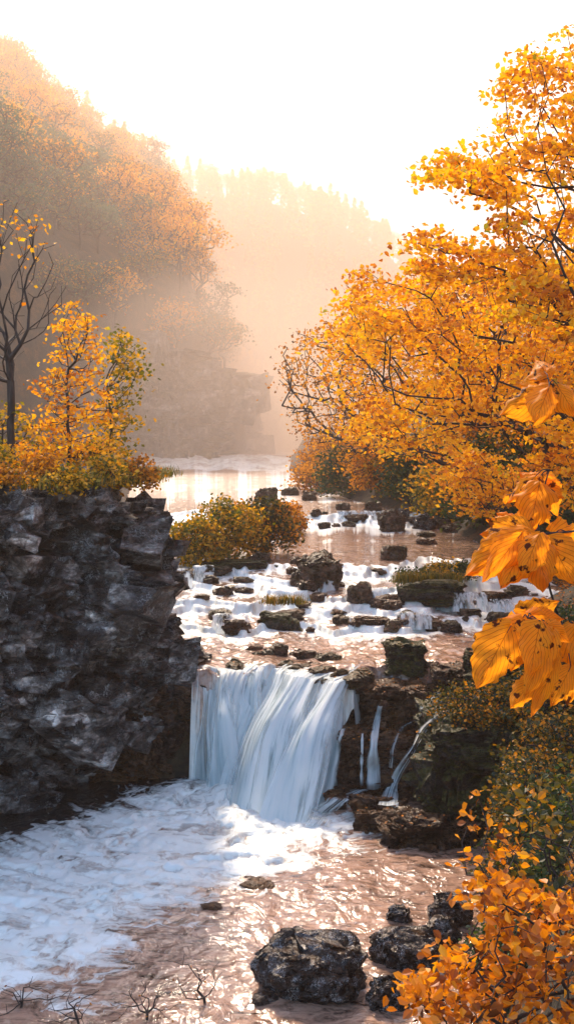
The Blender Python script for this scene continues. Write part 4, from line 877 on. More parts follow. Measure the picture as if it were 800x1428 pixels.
for k, (c, r, m_, lab) in enumerate(UG):
    rng = np.random.default_rng(100 + k); c = np.array(c); g0 = float(ground(c[0], c[1])); b0 = np.array([c[0], c[1], g0 - 0.05])
    pts = ell(b0 + [0, 0, r[2] * 0.75], r, 130, rng, 0.3); pts = pts[pts[:, 2] > g0 + 0.05]
    plant('shrub', b0, pts, 200 + k, m_, 0.17, 34, 0.32, 0.14, lab, 'shrub', 'undergrowth on the right bank', trunk_h=0.5, r_tip=0.008, part_names=('stems', 'foliage'), alpha=0.2, step=0.6)

# -- trees on the near cliff
rng = np.random.default_rng(9)
gtop = 5.3
T = poly_points([(62, 640), (58, 540), (78, 480), (88, 425), (118, 418), (132, 470), (150, 520), (158, 600), (150, 650)], 18.6, 20.6, 190, rg)
plant('young_tree', (-3.85, 19.4, gtop), T, 21, M_orange, 0.095, 14, 0.14, 0.05, 'slim young tree with thin orange foliage on the cliff top', 'tree', trunk_h=1.9, r_tip=0.005, r_trunk=0.035, alpha=0.5, step=0.3)
T = poly_points([(140, 640), (145, 560), (150, 500), (160, 462), (185, 470), (198, 520), (188, 590), (170, 640)], 20.5, 22.0, 110, rg)
plant('young_tree', (-3.4, 21.3, gtop), T, 22, M_gold, 0.10, 16, 0.16, 0.06, 'feathery yellow orange young tree at the right of the cliff top', 'tree', trunk_h=1.2, r_tip=0.005, r_trunk=0.03, alpha=0.5, step=0.3)
T = poly_points([(-80, 640), (-60, 560), (20, 560), (60, 600), (70, 650), (20, 660)], 18.8, 20.5, 80, rg)
plant('young_tree', (-5.1, 19.8, gtop), T, 23, M_gold, 0.10, 18, 0.16, 0.06, 'bushy golden green sapling at the left edge under the bare tree', 'tree', trunk_h=0.5, r_tip=0.005, r_trunk=0.03, alpha=0.4, step=0.3)
T = poly_points([(-120, 500), (-60, 330), (0, 272), (50, 290), (88, 340), (98, 420), (60, 470), (80, 400), (20, 520), (-40, 540)], 18.2, 20.0, 210, rg)
plant('bare_tree', (-4.78, 19.0, gtop - 0.05), T, 24, M_orange, 0.10, 5, 0.13, 0.05, 'nearly bare dark tree with a few orange leaves at the left edge', 'tree', trunk=(0.02, 0, 1), trunk_h=1.7, r_tip=0.0045, r_trunk=0.07, alpha=0.6, step=0.22, wob=0.09,
      bare=lambda C: ((C[:, 2] > 9.0) & (np.random.default_rng(5).uniform(0, 1, len(C)) < 0.45)) | (np.random.default_rng(4).uniform(0, 1, len(C)) < 0.035))
SH = [((-2.95, 18.9), 0.30, 0.22, M_rust, 'small rusty tuft hanging over the right edge of the cliff'), ((-5.8, 16.4), 0.45, 0.3, M_orange, 'orange creeper spilling over the cliff at the left edge'), ((-4.4, 16.6), 0.42, 0.26, M_rust, 'low rusty creeper hanging over the front of the cliff brink'), ((-5.2, 16.3), 0.5, 0.30, M_gold, 'olive creeper at the left edge of the cliff brink'), ((-3.4, 17.1), 0.34, 0.24, M_gold, 'mossy green cushion plant at the front corner of the cliff top'), ((-3.9, 17.6), 0.40, 0.34, M_rust, 'low russet shrub at the cliff brink under the slim tree'), ((-4.7, 17.2), 0.5, 0.5, M_gold, 'golden shrub at the cliff brink near the left edge'), ((-3.0, 18.4), 0.42, 0.36, M_gold, 'low olive shrub between the young trees'),
      ((-2.55, 18.8), 0.34, 0.30, M_rust, 'small red brown shrub at the right corner of the cliff top'), ((-5.4, 18.2), 0.6, 0.6, M_rust, 'russet shrub beneath the bare tree'), ((-3.4, 19.6), 0.5, 0.45, M_gold, 'yellow green shrub behind the slim tree'), ((-4.3, 18.6), 0.5, 0.5, M_orange, 'bright orange shrub beside the foot of the slim tree')]
for k, ((x, y), r, h, m_, lab) in enumerate(SH):
    rng = np.random.default_rng(300 + k); b0 = np.array([x, y, 5.2]); pts = ell(b0 + [0, 0, h * 0.6], (r, r, h), 60, rng, 0.2); pts = pts[pts[:, 2] > 5.2]
    plant('shrub', b0, pts, 320 + k, m_, 0.075, 22, 0.09, 0.05, lab, 'shrub', None, trunk_h=0.12, r_tip=0.003, part_names=('stems', 'foliage'), alpha=0.2, step=0.12)

# -- island bush and grassy islets
def islet(px, py, w, h, label, seed):
    return place_rock('islet_rock', px, py, w, h, M_mossrock, label, 'rock', sub=5, amp=0.2, sq=0.5, seed=seed, depth=0.5)
islet(325, 797, 130, 16, 'dark earthy rock carrying the island bush', 71); islet(390, 878, 74, 26, 'mossy rock of the small grassy islet', 72); islet(604, 838, 100, 30, 'mossy rock under the grassy bank bushes', 73)
islet(385, 742, 70, 26, 'dark rock at the far end of the island', 74)
IB = [(272, 784, 84, 72, M_gold, 'left lobe of the island thicket, yellow green shrub'), (318, 772, 96, 92, M_gold, 'tallest golden shrub in the middle of the river island'), (372, 765, 90, 80, M_olive, 'low olive shrub at the right of the river island'),
      (395, 735, 50, 44, M_rust, 'small brown shrub behind the right end of the island'), (345, 740, 60, 50, M_rust, 'rusty shrub at the back of the river island')]
for k, (a, b, w, h, m_, lab) in enumerate(IB):
    rng = np.random.default_rng(400 + k); g = on_water(a, b + 8, False); s = g[1] / F; b0 = np.array([g[0], g[1] + 0.3, g[2]])
    pts = ell(b0 + [0, 0, h * s * 0.45], (w * s / 2, w * s / 2 * 0.8, h * s * 0.52), 170, rng, 0.2); pts = pts[pts[:, 2] > g[2] + 0.02]
    plant('shrub', b0, pts, 420 + k, m_, 0.115, 34, 0.16, 0.09, lab, 'shrub', 'shrubs on the river island', trunk_h=0.3, r_tip=0.004, part_names=('stems', 'foliage'), alpha=0.2, step=0.25)
for k, (a, b, w, h, lab) in enumerate([(575, 825, 50, 30, 'dark green tuft shrub at the left of the grassy bank'), (615, 822, 66, 36, 'dark green shrub with yellow tips on the grassy bank'), (648, 815, 34, 26, 'small green shrub at the right end of the grassy bank')]):
    rng = np.random.default_rng(440 + k); g = on_water(a, b, False); s = g[1] / F; b0 = np.array([g[0], g[1] + 0.2, g[2] + 0.15])
    pts = ell(b0 + [0, 0, h * s * 0.35], (w * s / 2, w * s / 2 * 0.8, h * s * 0.5), 60, rng, 0.2)
    plant('shrub', b0, pts, 450 + k, M_green if k != 1 else M_gold, 0.07, 26, 0.09, 0.05, lab, 'shrub', 'shrubs on the grassy bank', trunk_h=0.1, r_tip=0.003, part_names=('stems', 'foliage'), alpha=0.2, step=0.2)

def blades(name, spots, seed, label, hgt=0.18, n=40, w=0.008, kind='stuff', cat=None, spread=0.1):
    rng = np.random.default_rng(seed); B = np.repeat(np.array(spots), n, 0) + rng.normal(size=(len(spots) * n, 3)) * [spread, spread, 0.02]
    k = len(B); a = rng.uniform(0, 2 * np.pi, k); lean = rng.uniform(0.1, 0.9, k) * hgt; h = hgt * rng.uniform(0.5, 1.2, k)
    d = np.stack([np.cos(a), np.sin(a), 0 * a], -1); p = np.stack([-np.sin(a), np.cos(a), 0 * a], -1) * w
    m1 = B + d * (lean * 0.35)[:, None] + np.array([0, 0, 1]) * (h * 0.65)[:, None]; t = B + d * lean[:, None] + np.array([0, 0, 1]) * (h * 0.9)[:, None]
    V = np.stack([B - p, B + p, m1 + p * 0.8, m1 - p * 0.8, t + p * 0.15, t - p * 0.15], 1).reshape(-1, 3); i = np.arange(k)[:, None] * 6
    Fq = np.concatenate([i + [0, 1, 2, 3], i + [3, 2, 4, 5]], 1).reshape(-1, 4)
    o = obj(name, make_mesh(name, V, [Fq], M_grass, False, face_attr=np.repeat(rng.uniform(0, 1, k), 2)))
    return tag(o, label, cat, kind=kind)
rng = np.random.default_rng(12)
sp = np.stack([rng.uniform(-6.5, -2.4, 900), rng.uniform(15.7, 23, 900), np.full(900, 5.22)], -1); sp = sp[sp[:, 1] > np.interp(sp[:, 0], [-6.5, -4.8, -3.5, -2.9, -2.5], [15.9, 16.3, 17.0, 17.8, 18.9])]
blades('grass', sp, 13, 'yellowing grass along the cliff top', 0.20, 22, 0.006, cat=None, spread=0.13)
g = on_water(392, 862, False); s3 = np.array([g + [dx_, 0.15, 0.30] for dx_ in np.linspace(-0.35, 0.45, 12)])
blades('grass_tuft', s3, 14, 'yellow green grass on top of the small midstream islet', 0.22, 50, 0.006, kind='stuff', spread=0.08)
g = on_water(600, 830, False); s3 = np.array([g + [dx_, 0.0, 0.30] for dx_ in np.linspace(-0.8, 0.6, 22)])
blades('grass_tuft', s3, 15, 'dark green grass spilling from the bank under the shrubs', 0.26, 50, 0.006, kind='stuff', spread=0.10)

# -- right foreground: dark green bank bushes
rng = np.random.default_rng(31)
FB = [((3.05, 12.7), (0.6, 0.6, 0.7), 1.35, M_olive, 0.055, 'green bush with scattered golden leaves just right of the dark shady bush on the bank'), ((3.15, 13.4), (0.45, 0.5, 0.45), 0.9, M_olive, 0.055, 'dense dark bush low on the bank between the mossy boulder and the orange shrub'), ((3.3, 14.3), (0.5, 0.6, 0.55), 0.85, M_olive, 0.065, 'dark olive bush on the bank beside the huge mossy boulder'), ((3.5, 14.0), (0.8, 0.8, 0.9), 1.2, M_olive, 0.065, 'large dark olive bush at the right edge under the lower big leaves'),
      ((3.9, 16.4), (0.9, 0.9, 0.6), 1.7, M_olive, 0.065, 'green and gold bush on the bank under the lower big leaves'), ((2.8, 12.2), (0.6, 0.7, 0.6), 0.75, M_olive, 0.06, 'olive bush flecked with orange just above the orange shrub'),
      ((3.0, 16.9), (0.75, 0.6, 0.35), 1.65, M_olive, 0.055, 'olive creeping shrub on top of the huge mossy boulder'), ((3.0, 11.2), (0.6, 0.7, 0.8), 1.3, M_green, 0.055, 'shadowy green bush at the right edge behind the orange shrub'),
      ((2.2, 10.0), (0.5, 0.6, 0.5), 0.75, M_green, 0.05, 'low dark bush at the stream side behind the orange shrub'), ((4.6, 18.3), (1.0, 0.8, 0.8), 2.1, M_green, 0.07, 'dark bush behind the lower big leaves at the far corner of the bank')]
for k, ((x, y), r, z0, m_, ls, lab) in enumerate(FB):
    r_ = np.random.default_rng(500 + k); b0 = np.array([x, y, z0]); pts = ell(b0 + [0, 0, r[2] * 0.5], r, 260, r_, 0.2); pts = pts[pts[:, 2] > z0 - 0.3]
    plant('bush', b0, pts, 520 + k, m_, ls, 26, 0.11, 0.06, lab, 'bush', 'bushes on the near right bank', trunk_h=0.3, r_tip=0.004, part_names=('stems', 'foliage'), alpha=0.2, step=0.2, hexa=True)
# -- the orange shrub at the lower right
def shrub_px(poly, Y0, Y1, n, seed, base, m_, leaf, per, label, **kw):
    pts = poly_points(poly, Y0, Y1, n, np.random.default_rng(seed))
    pts = pts[pts[:, 2] > base[2] + 0.15]
    return plant('shrub', base, pts, seed, m_, leaf, per, 0.055, 0.035, label, 'shrub', 'orange shrubs at the lower right', trunk_h=0.25, r_tip=0.0022, part_names=('stems', 'foliage'), alpha=0.3, step=0.1, hexa=True, up=0.3, **kw)
shrub_px([(600, 1430), (560, 1370), (610, 1340), (600, 1310), (680, 1300), (650, 1240), (690, 1200), (760, 1240), (830, 1240), (860, 1460), (620, 1480)], 5.4, 6.6, 330, 61, (1.35, 6.1, float(ground(1.35, 6.1)) - 0.03), M_ember, 0.066, 10, 'bright orange leafy shrub in the lower right corner')
shrub_px([(640, 1250), (630, 1180), (670, 1130), (650, 1100), (700, 1110), (700, 1160), (740, 1190), (730, 1260), (660, 1270)], 5.8, 6.5, 40, 62, (1.2, 6.25, float(ground(1.2, 6.25)) - 0.03), M_ember, 0.055, 4, 'tall thin orange shoots standing above the lower right shrub')
shrub_px([(690, 1260), (720, 1100), (820, 1060), (850, 1260), (800, 1300)], 6.8, 8.0, 150, 63, (2.0, 7.4, float(ground(2.0, 7.4)) - 0.03), M_olive, 0.065, 7, 'green and gold leafy shrub behind the orange shrub at the right edge')

# -- big leaves close to the camera
def vein_leaf_mat():
    m, n, l = mat('large_leaf'); out = N(n, 'ShaderNodeOutputMaterial')
    fa = N(n, 'ShaderNodeAttribute', attribute_name='flow'); sp = N(n, 'ShaderNodeSeparateXYZ'); l.new(fa.outputs['Vector'], sp.inputs[0])
    ax = math_(n, l, 'ABSOLUTE', sp.outputs[0])
    # side veins run forward from the midrib
    vv = math_(n, l, 'SUBTRACT', sp.outputs[1], math_(n, l, 'MULTIPLY', ax, 0.55))
    fr_ = math_(n, l, 'FRACT', math_(n, l, 'MULTIPLY', vv, 8.0)); tri = math_(n, l, 'ABSOLUTE', math_(n, l, 'SUBTRACT', fr_, 0.5))
    vr = ramp(n, [(0.0, g3(1)), (0.10, g3(0))]); l.new(tri, vr.inputs[0])
    mr = ramp(n, [(0.0, g3(1)), (0.035, g3(0))]); l.new(ax, mr.inputs[0])
    vein = math_(n, l, 'MAXIMUM', vr.outputs[0], mr.outputs[0])
    tc = N(n, 'ShaderNodeTexCoord'); n1 = N(n, 'ShaderNodeTexNoise', i_Scale=9.0, i_Detail=6.0, i_Roughness=0.7); l.new(tc.outputs['Object'], n1.inputs['Vector'])
    n2 = N(n, 'ShaderNodeTexNoise', i_Scale=38.0, i_Detail=3.0); l.new(tc.outputs['Object'], n2.inputs['Vector'])
    r = ramp(n, [(0.25, (0.72, 0.20, 0.008)), (0.5, (0.90, 0.33, 0.012)), (0.75, (0.95, 0.42, 0.02))]); l.new(n1.outputs[0], r.inputs[0])
    c = mixc(n, l, math_(n, l, 'MULTIPLY', vein, 0.85), r.outputs[0], (0.35, 0.08, 0.006))
    br = ramp(n, [(0.63, g3(0)), (0.66, g3(1))]); l.new(math_(n, l, 'ADD', math_(n, l, 'MULTIPLY', n2.outputs[0], 0.55), math_(n, l, 'MULTIPLY', n1.outputs[0], 0.55)), br.inputs[0])
    c = mixc(n, l, br.outputs[0], c, (0.10, 0.03, 0.008))
    d = N(n, 'ShaderNodeBsdfPrincipled', i_Roughness=0.55); d.inputs['Specular IOR Level'].default_value = 0.2; l.new(c, d.inputs['Base Color']); t = N(n, 'ShaderNodeBsdfTranslucent')
    hs = N(n, 'ShaderNodeHueSaturation', i_Value=1.25); l.new(c, hs.inputs['Color']); l.new(hs.outputs[0], t.inputs[0])
    bu = N(n, 'ShaderNodeBump', i_Strength=0.6, i_Distance=0.004); l.new(math_(n, l, 'ADD', math_(n, l, 'MULTIPLY', vein, -1.0), n1.outputs[0]), bu.inputs['Height']); l.new(bu.outputs[0], d.inputs['Normal'])
    mx = N(n, 'ShaderNodeMixShader'); mx.inputs[0].default_value = 0.55; l.new(d.outputs[0], mx.inputs[1]); l.new(t.outputs[0], mx.inputs[2])
    l.new(mx.outputs[0], out.inputs[0]); return m
M_big = vein_leaf_mat()
def big_leaf(base, tip, width, seed, face=(0, -1, 0.3), curl=0.38, parent=None, ploc=(0, 0, 0), label=None):
    rng = np.random.default_rng(seed); base, tip = np.array(base, float), np.array(tip, float)
    ax = tip - base; Ln = np.linalg.norm(ax); ax /= Ln; f = np.array(face, float) + rng.normal(0, 0.18, 3); f -= (f @ ax) * ax; f /= np.linalg.norm(f); sd_ = np.cross(ax, f)
    nu, nv = 17, 25; u = np.linspace(-1, 1, nu); v = np.linspace(0, 1, nv); U1, V1 = np.meshgrid(u, v, indexing='ij')
    w = width / 2 * np.interp(v, [0, 0.05, 0.16, 0.34, 0.55, 0.75, 0.9, 1], [0.10, 0.52, 0.88, 1.0, 0.88, 0.58, 0.25, 0.0])
    tooth = 1 + 0.09 * np.sign(U1) * np.sin(V1 * 40 + seed) * (np.abs(U1) > 0.9) + 0.20 * fbm(P3(np.sign(U1) * 3, V1 * 5, seed), seed, 2).reshape(U1.shape) * np.abs(U1)
    lob = V1 - 0.10 * np.abs(U1) ** 2 * (1 - V1) ** 2
    P = base + ax * (lob * Ln)[..., None] + sd_ * (U1 * w[None] * tooth)[..., None]
    k1, k2 = rng.uniform(0.5, 1.3) * curl, rng.uniform(-0.6, 1.3) * curl
    n_ = -(U1 ** 2) * width * 0.45 * k1 * 1.6 + np.abs(U1) * width * 0.12 * (1 - k1) - (V1 ** 2) * Ln * 0.35 * k2 + 0.045 * width * fbm(P3(U1 * 1.5, V1 * 3, seed), seed + 3, 3).reshape(U1.shape) * 2
    n_ += 0.02 * width * np.cos((V1 - 0.35 * np.abs(U1)) * 2 * np.pi * 8) * np.abs(U1)
    P = P + f * n_[..., None]
    o = obj('leaf', make_mesh('leaf', P.reshape(-1, 3) - np.array(ploc), [grid_faces(nu, nv)], M_big, True, vec_attr=np.stack([U1.ravel(), V1.ravel(), 0 * V1.ravel()], -1)), parent)
    if label: o['label'] = label
    return o
def twig(paths, parent, ploc, name='twig', r=0.004):
    VV, FF = [], []; off = 0
    for P in paths:
        P = np.array(P, float); t = np.linspace(0, 1, len(P)); n = 14; tt = np.linspace(0, 1, n); C = np.stack([np.interp(tt, t, P[:, k]) for k in range(3)], -1)
        C[1:-1] = (C[:-2] + C[1:-1] * 2 + C[2:]) / 4; rr2 = r * (1 - 0.6 * tt)
        v, f = tubes(C[:-1], C[1:], rr2[:-1], rr2[1:], 7); VV.append(v); FF.append(f + off); off += len(v)
    return obj(name, make_mesh(name, np.concatenate(VV) - np.array(ploc), [np.concatenate(FF)], M_bark, True), parent)
def leaf_spray(loc, leaves, twigs, label, seed0):
    root = empty('leafy_branch', loc); tag(root, label, 'branch', 'branches of large orange leaves at the right edge')
    for k, (b, t, w, Y, dY) in enumerate(leaves):
        big_leaf(at(b[0], b[1], Y), at(t[0], t[1], Y + dY), 1.0 * w / F * Y, seed0 + k, parent=root, ploc=loc)
        rl = np.random.default_rng(seed0 + k + 50)
        if w > 25 and rl.uniform() < 0.75:
            an = rl.choice([-1, 1]) * rl.uniform(0.5, 1.1); vx, vy = (t[0] - b[0]) * 0.62, (t[1] - b[1]) * 0.62; b2 = (b[0] + rl.uniform(-12, 12), b[1] + rl.uniform(-8, 14))
            big_leaf(at(b2[0], b2[1], Y + 0.04), at(b2[0] + vx * math.cos(an) - vy * math.sin(an), b2[1] + vx * math.sin(an) + vy * math.cos(an), Y + 0.06), 0.62 * w / F * Y, seed0 + k + 300, parent=root, ploc=loc)
    wp = [[at(a, b, y) for a, b, y in tw] for tw in twigs]; twig(wp, root, loc)
    nodes = np.concatenate([np.array(w_) for w_ in wp])
    for k, (b, t, w, Y, dY) in enumerate(leaves):
        p = at(b[0], b[1], Y); q = nodes[np.argmin(np.linalg.norm(nodes - p, axis=1))]; tp = at(t[0], t[1], Y + dY)
        twig([[q, (q + p) / 2 + [0, 0, 0.01], p, p + (tp - p) * 0.12]], root, loc, 'leaf_stalk', 0.0018)
# (base px), (tip px), width px, depth, tip depth offset
leaf_spray(tuple(at(830, 600, 3.0)), [((772, 545), (700, 575), 52, 3.0, -0.05), ((762, 528), (718, 538), 44, 3.05, 0.06), ((765, 540), (745, 590), 46, 2.95, -0.08), ((775, 535), (800, 572), 44, 3.0, -0.05), ((760, 520), (745, 500), 40, 3.05, 0.1)],
           [[(850, 560, 3.1), (800, 545, 3.05), (765, 535, 3.0)]], 'uppermost cluster of large orange leaves set against the maples', 900)
leaf_spray(tuple(at(840, 760, 2.8)), [
    ((752, 672), (738, 738), 56, 2.85, -0.05), ((760, 668), (776, 720), 34, 2.9, 0.03), ((745, 665), (708, 700), 22, 2.9, -0.03), ((748, 672), (722, 656), 30, 2.9, 0.05),
    ((742, 745), (652, 800), 66, 2.75, -0.10), ((735, 738), (668, 745), 44, 2.85, 0.05), ((738, 748), (700, 818), 58, 2.7, -0.08), ((750, 750), (760, 822), 60, 2.72, -0.08), ((722, 735), (690, 722), 40, 2.85, 0.1),
    ((765, 752), (800, 815), 58, 2.78, -0.05), ((770, 745), (818, 762), 50, 2.85, 0.03), ((728, 742), (672, 812), 44, 2.68, -0.06), ((752, 745), (728, 800), 46, 2.66, -0.05), ((745, 725), (748, 700), 36, 2.86, 0.02), ((706, 690), (704, 704), 10, 2.9, 0)],
    [[(850, 950, 2.9), (785, 885, 2.85), (765, 820, 2.82), (748, 750, 2.8), (752, 700, 2.86), (765, 655, 2.9)], [(748, 750, 2.8), (725, 738, 2.82), (700, 742, 2.8)], [(752, 745, 2.8), (790, 742, 2.85), (840, 735, 2.9)]],
    'middle cluster of large orange leaves with brown specks hanging before the river', 930)
leaf_spray(tuple(at(840, 930, 2.6)), [
    ((712, 872), (662, 962), 68, 2.55, -0.08), ((728, 862), (712, 936), 58, 2.6, -0.05), ((740, 858), (790, 900), 54, 2.62, 0.03), ((725, 858), (780, 838), 40, 2.7, 0.05), ((752, 868), (742, 935), 52, 2.5, -0.08),
    ((770, 880), (735, 968), 40, 2.5, -0.08), ((775, 918), (742, 1000), 30, 2.5, -0.03), ((745, 945), (712, 985), 34, 2.52, -0.04), ((795, 930), (768, 985), 34, 2.56, -0.04), ((800, 870), (806, 935), 54, 2.62, -0.04), ((802, 940), (790, 985), 30, 2.6, -0.02), ((716, 880), (738, 905), 34, 2.62, 0.05)],
    [[(850, 900, 2.7), (790, 905, 2.62), (740, 900, 2.6), (715, 890, 2.6), (690, 905, 2.56)], [(850, 830, 2.7), (800, 870, 2.65), (765, 870, 2.62), (735, 862, 2.6)]],
    'lowest cluster of large orange leaves, one long torn leaf hanging at its left', 960)

# -- twigs standing in the water at the lower left
def bare_twigs(name, px, py, n, hgt, seed, label):
    rng = np.random.default_rng(seed); g = gnd(px, py, 0.0); pts = g + rng.normal(size=(n, 3)) * [0.20, 0.14, 0] + np.stack([0 * np.arange(n), 0 * np.arange(n), rng.uniform(0.2, 1, n) * hgt], -1)
    NA, PA, cnt = grow(g - [0, 0, 0.05], pts, rng, trunk_h=0.12, step=0.08, wob=0.14, alpha=0.3); (tv, tf), r = wood(NA, PA, cnt, 0.0028)
    root = empty(name, tuple(g)); tag(root, label, 'plant', 'bare plants in the lower left shallows')
    obj('stem', make_mesh('stem', tv - g, [tf], M_bark, True), root)
    C = NA[cnt <= 1][::2]; V, Fq, rr = leaf_quads(C, 0.035, rng, 0.2); obj('dry_leaves', make_mesh('dry_leaves', V - g, [Fq], M_litter, face_attr=rr), root)
bare_twigs('bare_plant', 285, 1400, 34, 0.50, 5, 'dark bare twigs leaning out of the shallows, rightmost at the lower left'); bare_twigs('bare_plant', 30, 1405, 26, 0.22, 8, 'low bare sprigs in foam at the bottom left corner'); bare_twigs('bare_plant', 205, 1422, 34, 0.34, 6, 'dark bare plant with dry leaves, middle of the lower left shallows'); bare_twigs('bare_plant', 110, 1430, 30, 0.30, 7, 'bare sprigs at the bottom edge, leftmost in the shallows')
# fallen leaves
rng = np.random.default_rng(40); C = []
for _ in range(900):
    x, y = rng.uniform(-3.2, 4.4), rng.uniform(15.6, 20.4); h = BVH.ray_cast(Vector((x, y, 5)), Vector((0, 0, -1)))
    if h[0] is not None and h[0].z > 0.15 and h[1].z > 0.3: C.append(np.array(h[0]) + [0, 0, 0.012])
V, Fq, rr = leaf_quads(np.array(C), 0.055, rng, 0.85)
tag(obj('fallen_leaves', make_mesh('fallen_leaves', V, [Fq], M_litter, face_attr=rr)), 'orange and brown leaves fallen on the wet ledges', kind='stuff')

# leaf litter and low growth over the near right bank
rng = np.random.default_rng(41); yy = rng.uniform(4.5, 34, 26000); xx = XR(yy) + rng.uniform(0.05, 1, 26000) ** 1.6 * 9; keep = fbm(P3(xx * 0.8, yy * 0.8), 77, 3) + rng.uniform(-0.6, 0.6, 26000) > -0.35; xx, yy = xx[keep], yy[keep]
V, Fq, rr = leaf_quads(np.stack([xx, yy, ground(xx, yy) + rng.uniform(0.005, 0.07, len(xx))], -1), 0.085, rng, 0.6)
tag(obj('leaf_litter', make_mesh('leaf_litter', V, [Fq], M_litter, face_attr=rr)), 'brown and orange leaf litter over the right bank', kind='stuff')

# ------------------------------------------------------------------ the wooded hillside
def proto_tree(name, seed, kind, m_, hgt, r, nat, per, leaf, label, cat='tree'):
    rng = np.random.default_rng(seed)
    if kind == 'conifer':
        V_, F_, R_ = [], [], []; levels = 22; C = []
        for k in range(levels):
            z = hgt * (0.12 + 0.88 * k / levels); rad = r * (1 - k / levels) ** 0.85 * rng.uniform(0.75, 1.15); m = int(10 + 26 * (1 - k / levels)); a = rng.uniform(0, 6.28, m); q = rad * rng.uniform(0.2, 1, m) ** 0.6
            C.append(np.stack([q * np.cos(a), q * np.sin(a), z - 0.25 * q + rng.normal(0, 0.08, m)], -1))
        C = np.concatenate(C); V, Fq, rr = leaf_quads(C, leaf, rng, 0.65, asp=0.5, droop=0.5)
        tv, tf = tubes(np.array([[0, 0, -0.5]]), np.array([[0, 0, hgt]]), np.array([r * 0.09]), np.array([0.02]))
    else:
        pts = []
        for _ in range(6):
            c = np.array([rng.normal(0, r * 0.35), rng.normal(0, r * 0.35), hgt * rng.uniform(0.45, 0.82)]); pts.append(ell(c, (r * 0.62, r * 0.62, hgt * 0.17), nat // 6, rng, 0.4))
        pts = np.concatenate(pts); NA, PA, cnt = grow((0, 0, -0.5), pts, rng, trunk_h=hgt * 0.35, alpha=0.3, step=0.8); (tv, tf), _r = wood(NA, PA, cnt, 0.03, hgt * 0.022, sides=4)
        V, Fq, rr = leaf_quads(spray(NA, PA, cnt, rng, per, r * 0.20, r * 0.08, 3), leaf, rng, 0.35)
    root = empty(name, (0, 0, 0)); tag(root, label, cat)
    a = obj('trunk', make_mesh('trunk', tv, [tf], M_bark, True), root); b = obj('crown', make_mesh('crown', V, [Fq], m_, face_attr=rr), root)
    return root, [a, b]
PR = [proto_tree('broadleaf_tree', 601, 'b', M_hillorange, 8.5, 3.2, 96, 22, 0.34, ''), proto_tree('broadleaf_tree', 602, 'b', M_hillorange, 7.5, 2.8, 84, 22, 0.32, ''), proto_tree('broadleaf_tree', 603, 'b', M_hillgreen, 8.0, 3.2, 96, 24, 0.34, ''),
      proto_tree('broadleaf_tree', 604, 'b', M_hillgreen, 7.0, 3.0, 84, 24, 0.32, ''), proto_tree('conifer_tree', 605, 'conifer', M_conifer, 11.0, 2.3, 0, 0, 0.8, '')]
used = set()
def put(pi, x, y, s, label, group, cat='tree', rz=0.0, dz=0.0):
    root, kids = PR[pi]
    if pi not in used: used.add(pi); o = root
    else: o = copy_tree(root, kids)
    o.location = (x, y, float(ground(x, y)) - 0.3 + dz); o.scale = (s, s, s * 1.05); o.rotation_euler = (0, 0, rz)
    o['label'] = label; o['group'] = group; o['category'] = cat
    return o
rng = np.random.default_rng(88)
LB = {('crag', 0): 'orange tree on the wooded slope just above the misty crag', ('crag', 2): 'green tree on the wooded slope just above the misty crag',
      ('mid', 0): 'orange tree in the middle of the wooded left hillside', ('mid', 2): 'dark green tree in the middle of the wooded left hillside',
      ('top', 0): 'pale hazy orange tree along the upper part of the left hillside', ('top', 2): 'pale hazy green tree along the upper part of the left hillside', ('edge', 0): 'orange tree on the right shoulder of the left hillside', ('edge', 2): 'green tree on the right shoulder of the left hillside'}
cnt_ = 0; pos = []
for tries in range(9000):
    y = rng.uniform(66, 200); x = rng.uniform(-0.30 * y - 4, -2)
    s_ = (-3.0 - x) - (y - 105) * 0.16
    yf = np.interp(-x, [14, 18, 30, 60], [104, 96, 74, 60])
    if s_ < 1.5 or y < yf + 4: continue
    gap = 3.1 if y < 130 else 4.2
    if any((x - a) ** 2 + (y - b) ** 2 < gap * gap for a, b in pos): continue
    zg = float(ground(x, y)); row = 610 - (zg + 4 - H) / y * F; colx = 400 + x / y * F
    if row < 40 or colx < -60: continue
    pos.append((x, y))
    zone = 'top' if y > 140 else ('edge' if colx > 215 else ('crag' if row > 420 else 'mid'))
    po = {'top': 0.85, 'edge': 0.75, 'crag': 0.25, 'mid': 0.25}[zone]
    og = 0 if rng.uniform() < po else 2
    put(og + int(rng.integers(0, 2)), x, y, rng.uniform(0.75, 1.15), LB[(zone, og)], 'trees on the wooded left hillside: ' + {'top': 'upper part', 'edge': 'right shoulder', 'crag': 'above the crag', 'mid': 'middle'}[zone] + (', orange' if og == 0 else ', green'), rz=rng.uniform(0, 6.28))
    cnt_ += 1
    if cnt_ > 270: break
print('hill trees', cnt_)
# conifers along the skyline of the far ridge
k = 0
for x in np.linspace(-52, 42, 42):
    y = 318 + rng.uniform(-6, 8); x = x + rng.uniform(-1, 1)
    k += 1
    if k % 3 == 0: put(4, x, y, rng.uniform(0.6, 0.95), 'pale conifer on the skyline of the far misty ridge', 'conifers on the skyline of the far ridge', rz=rng.uniform(0, 6.28))
    else: put(k % 2, x, y, rng.uniform(0.9, 1.3), 'pale round crowned tree on the skyline of the far misty ridge', 'round crowned trees on the skyline of the far ridge', rz=rng.uniform(0, 6.28))
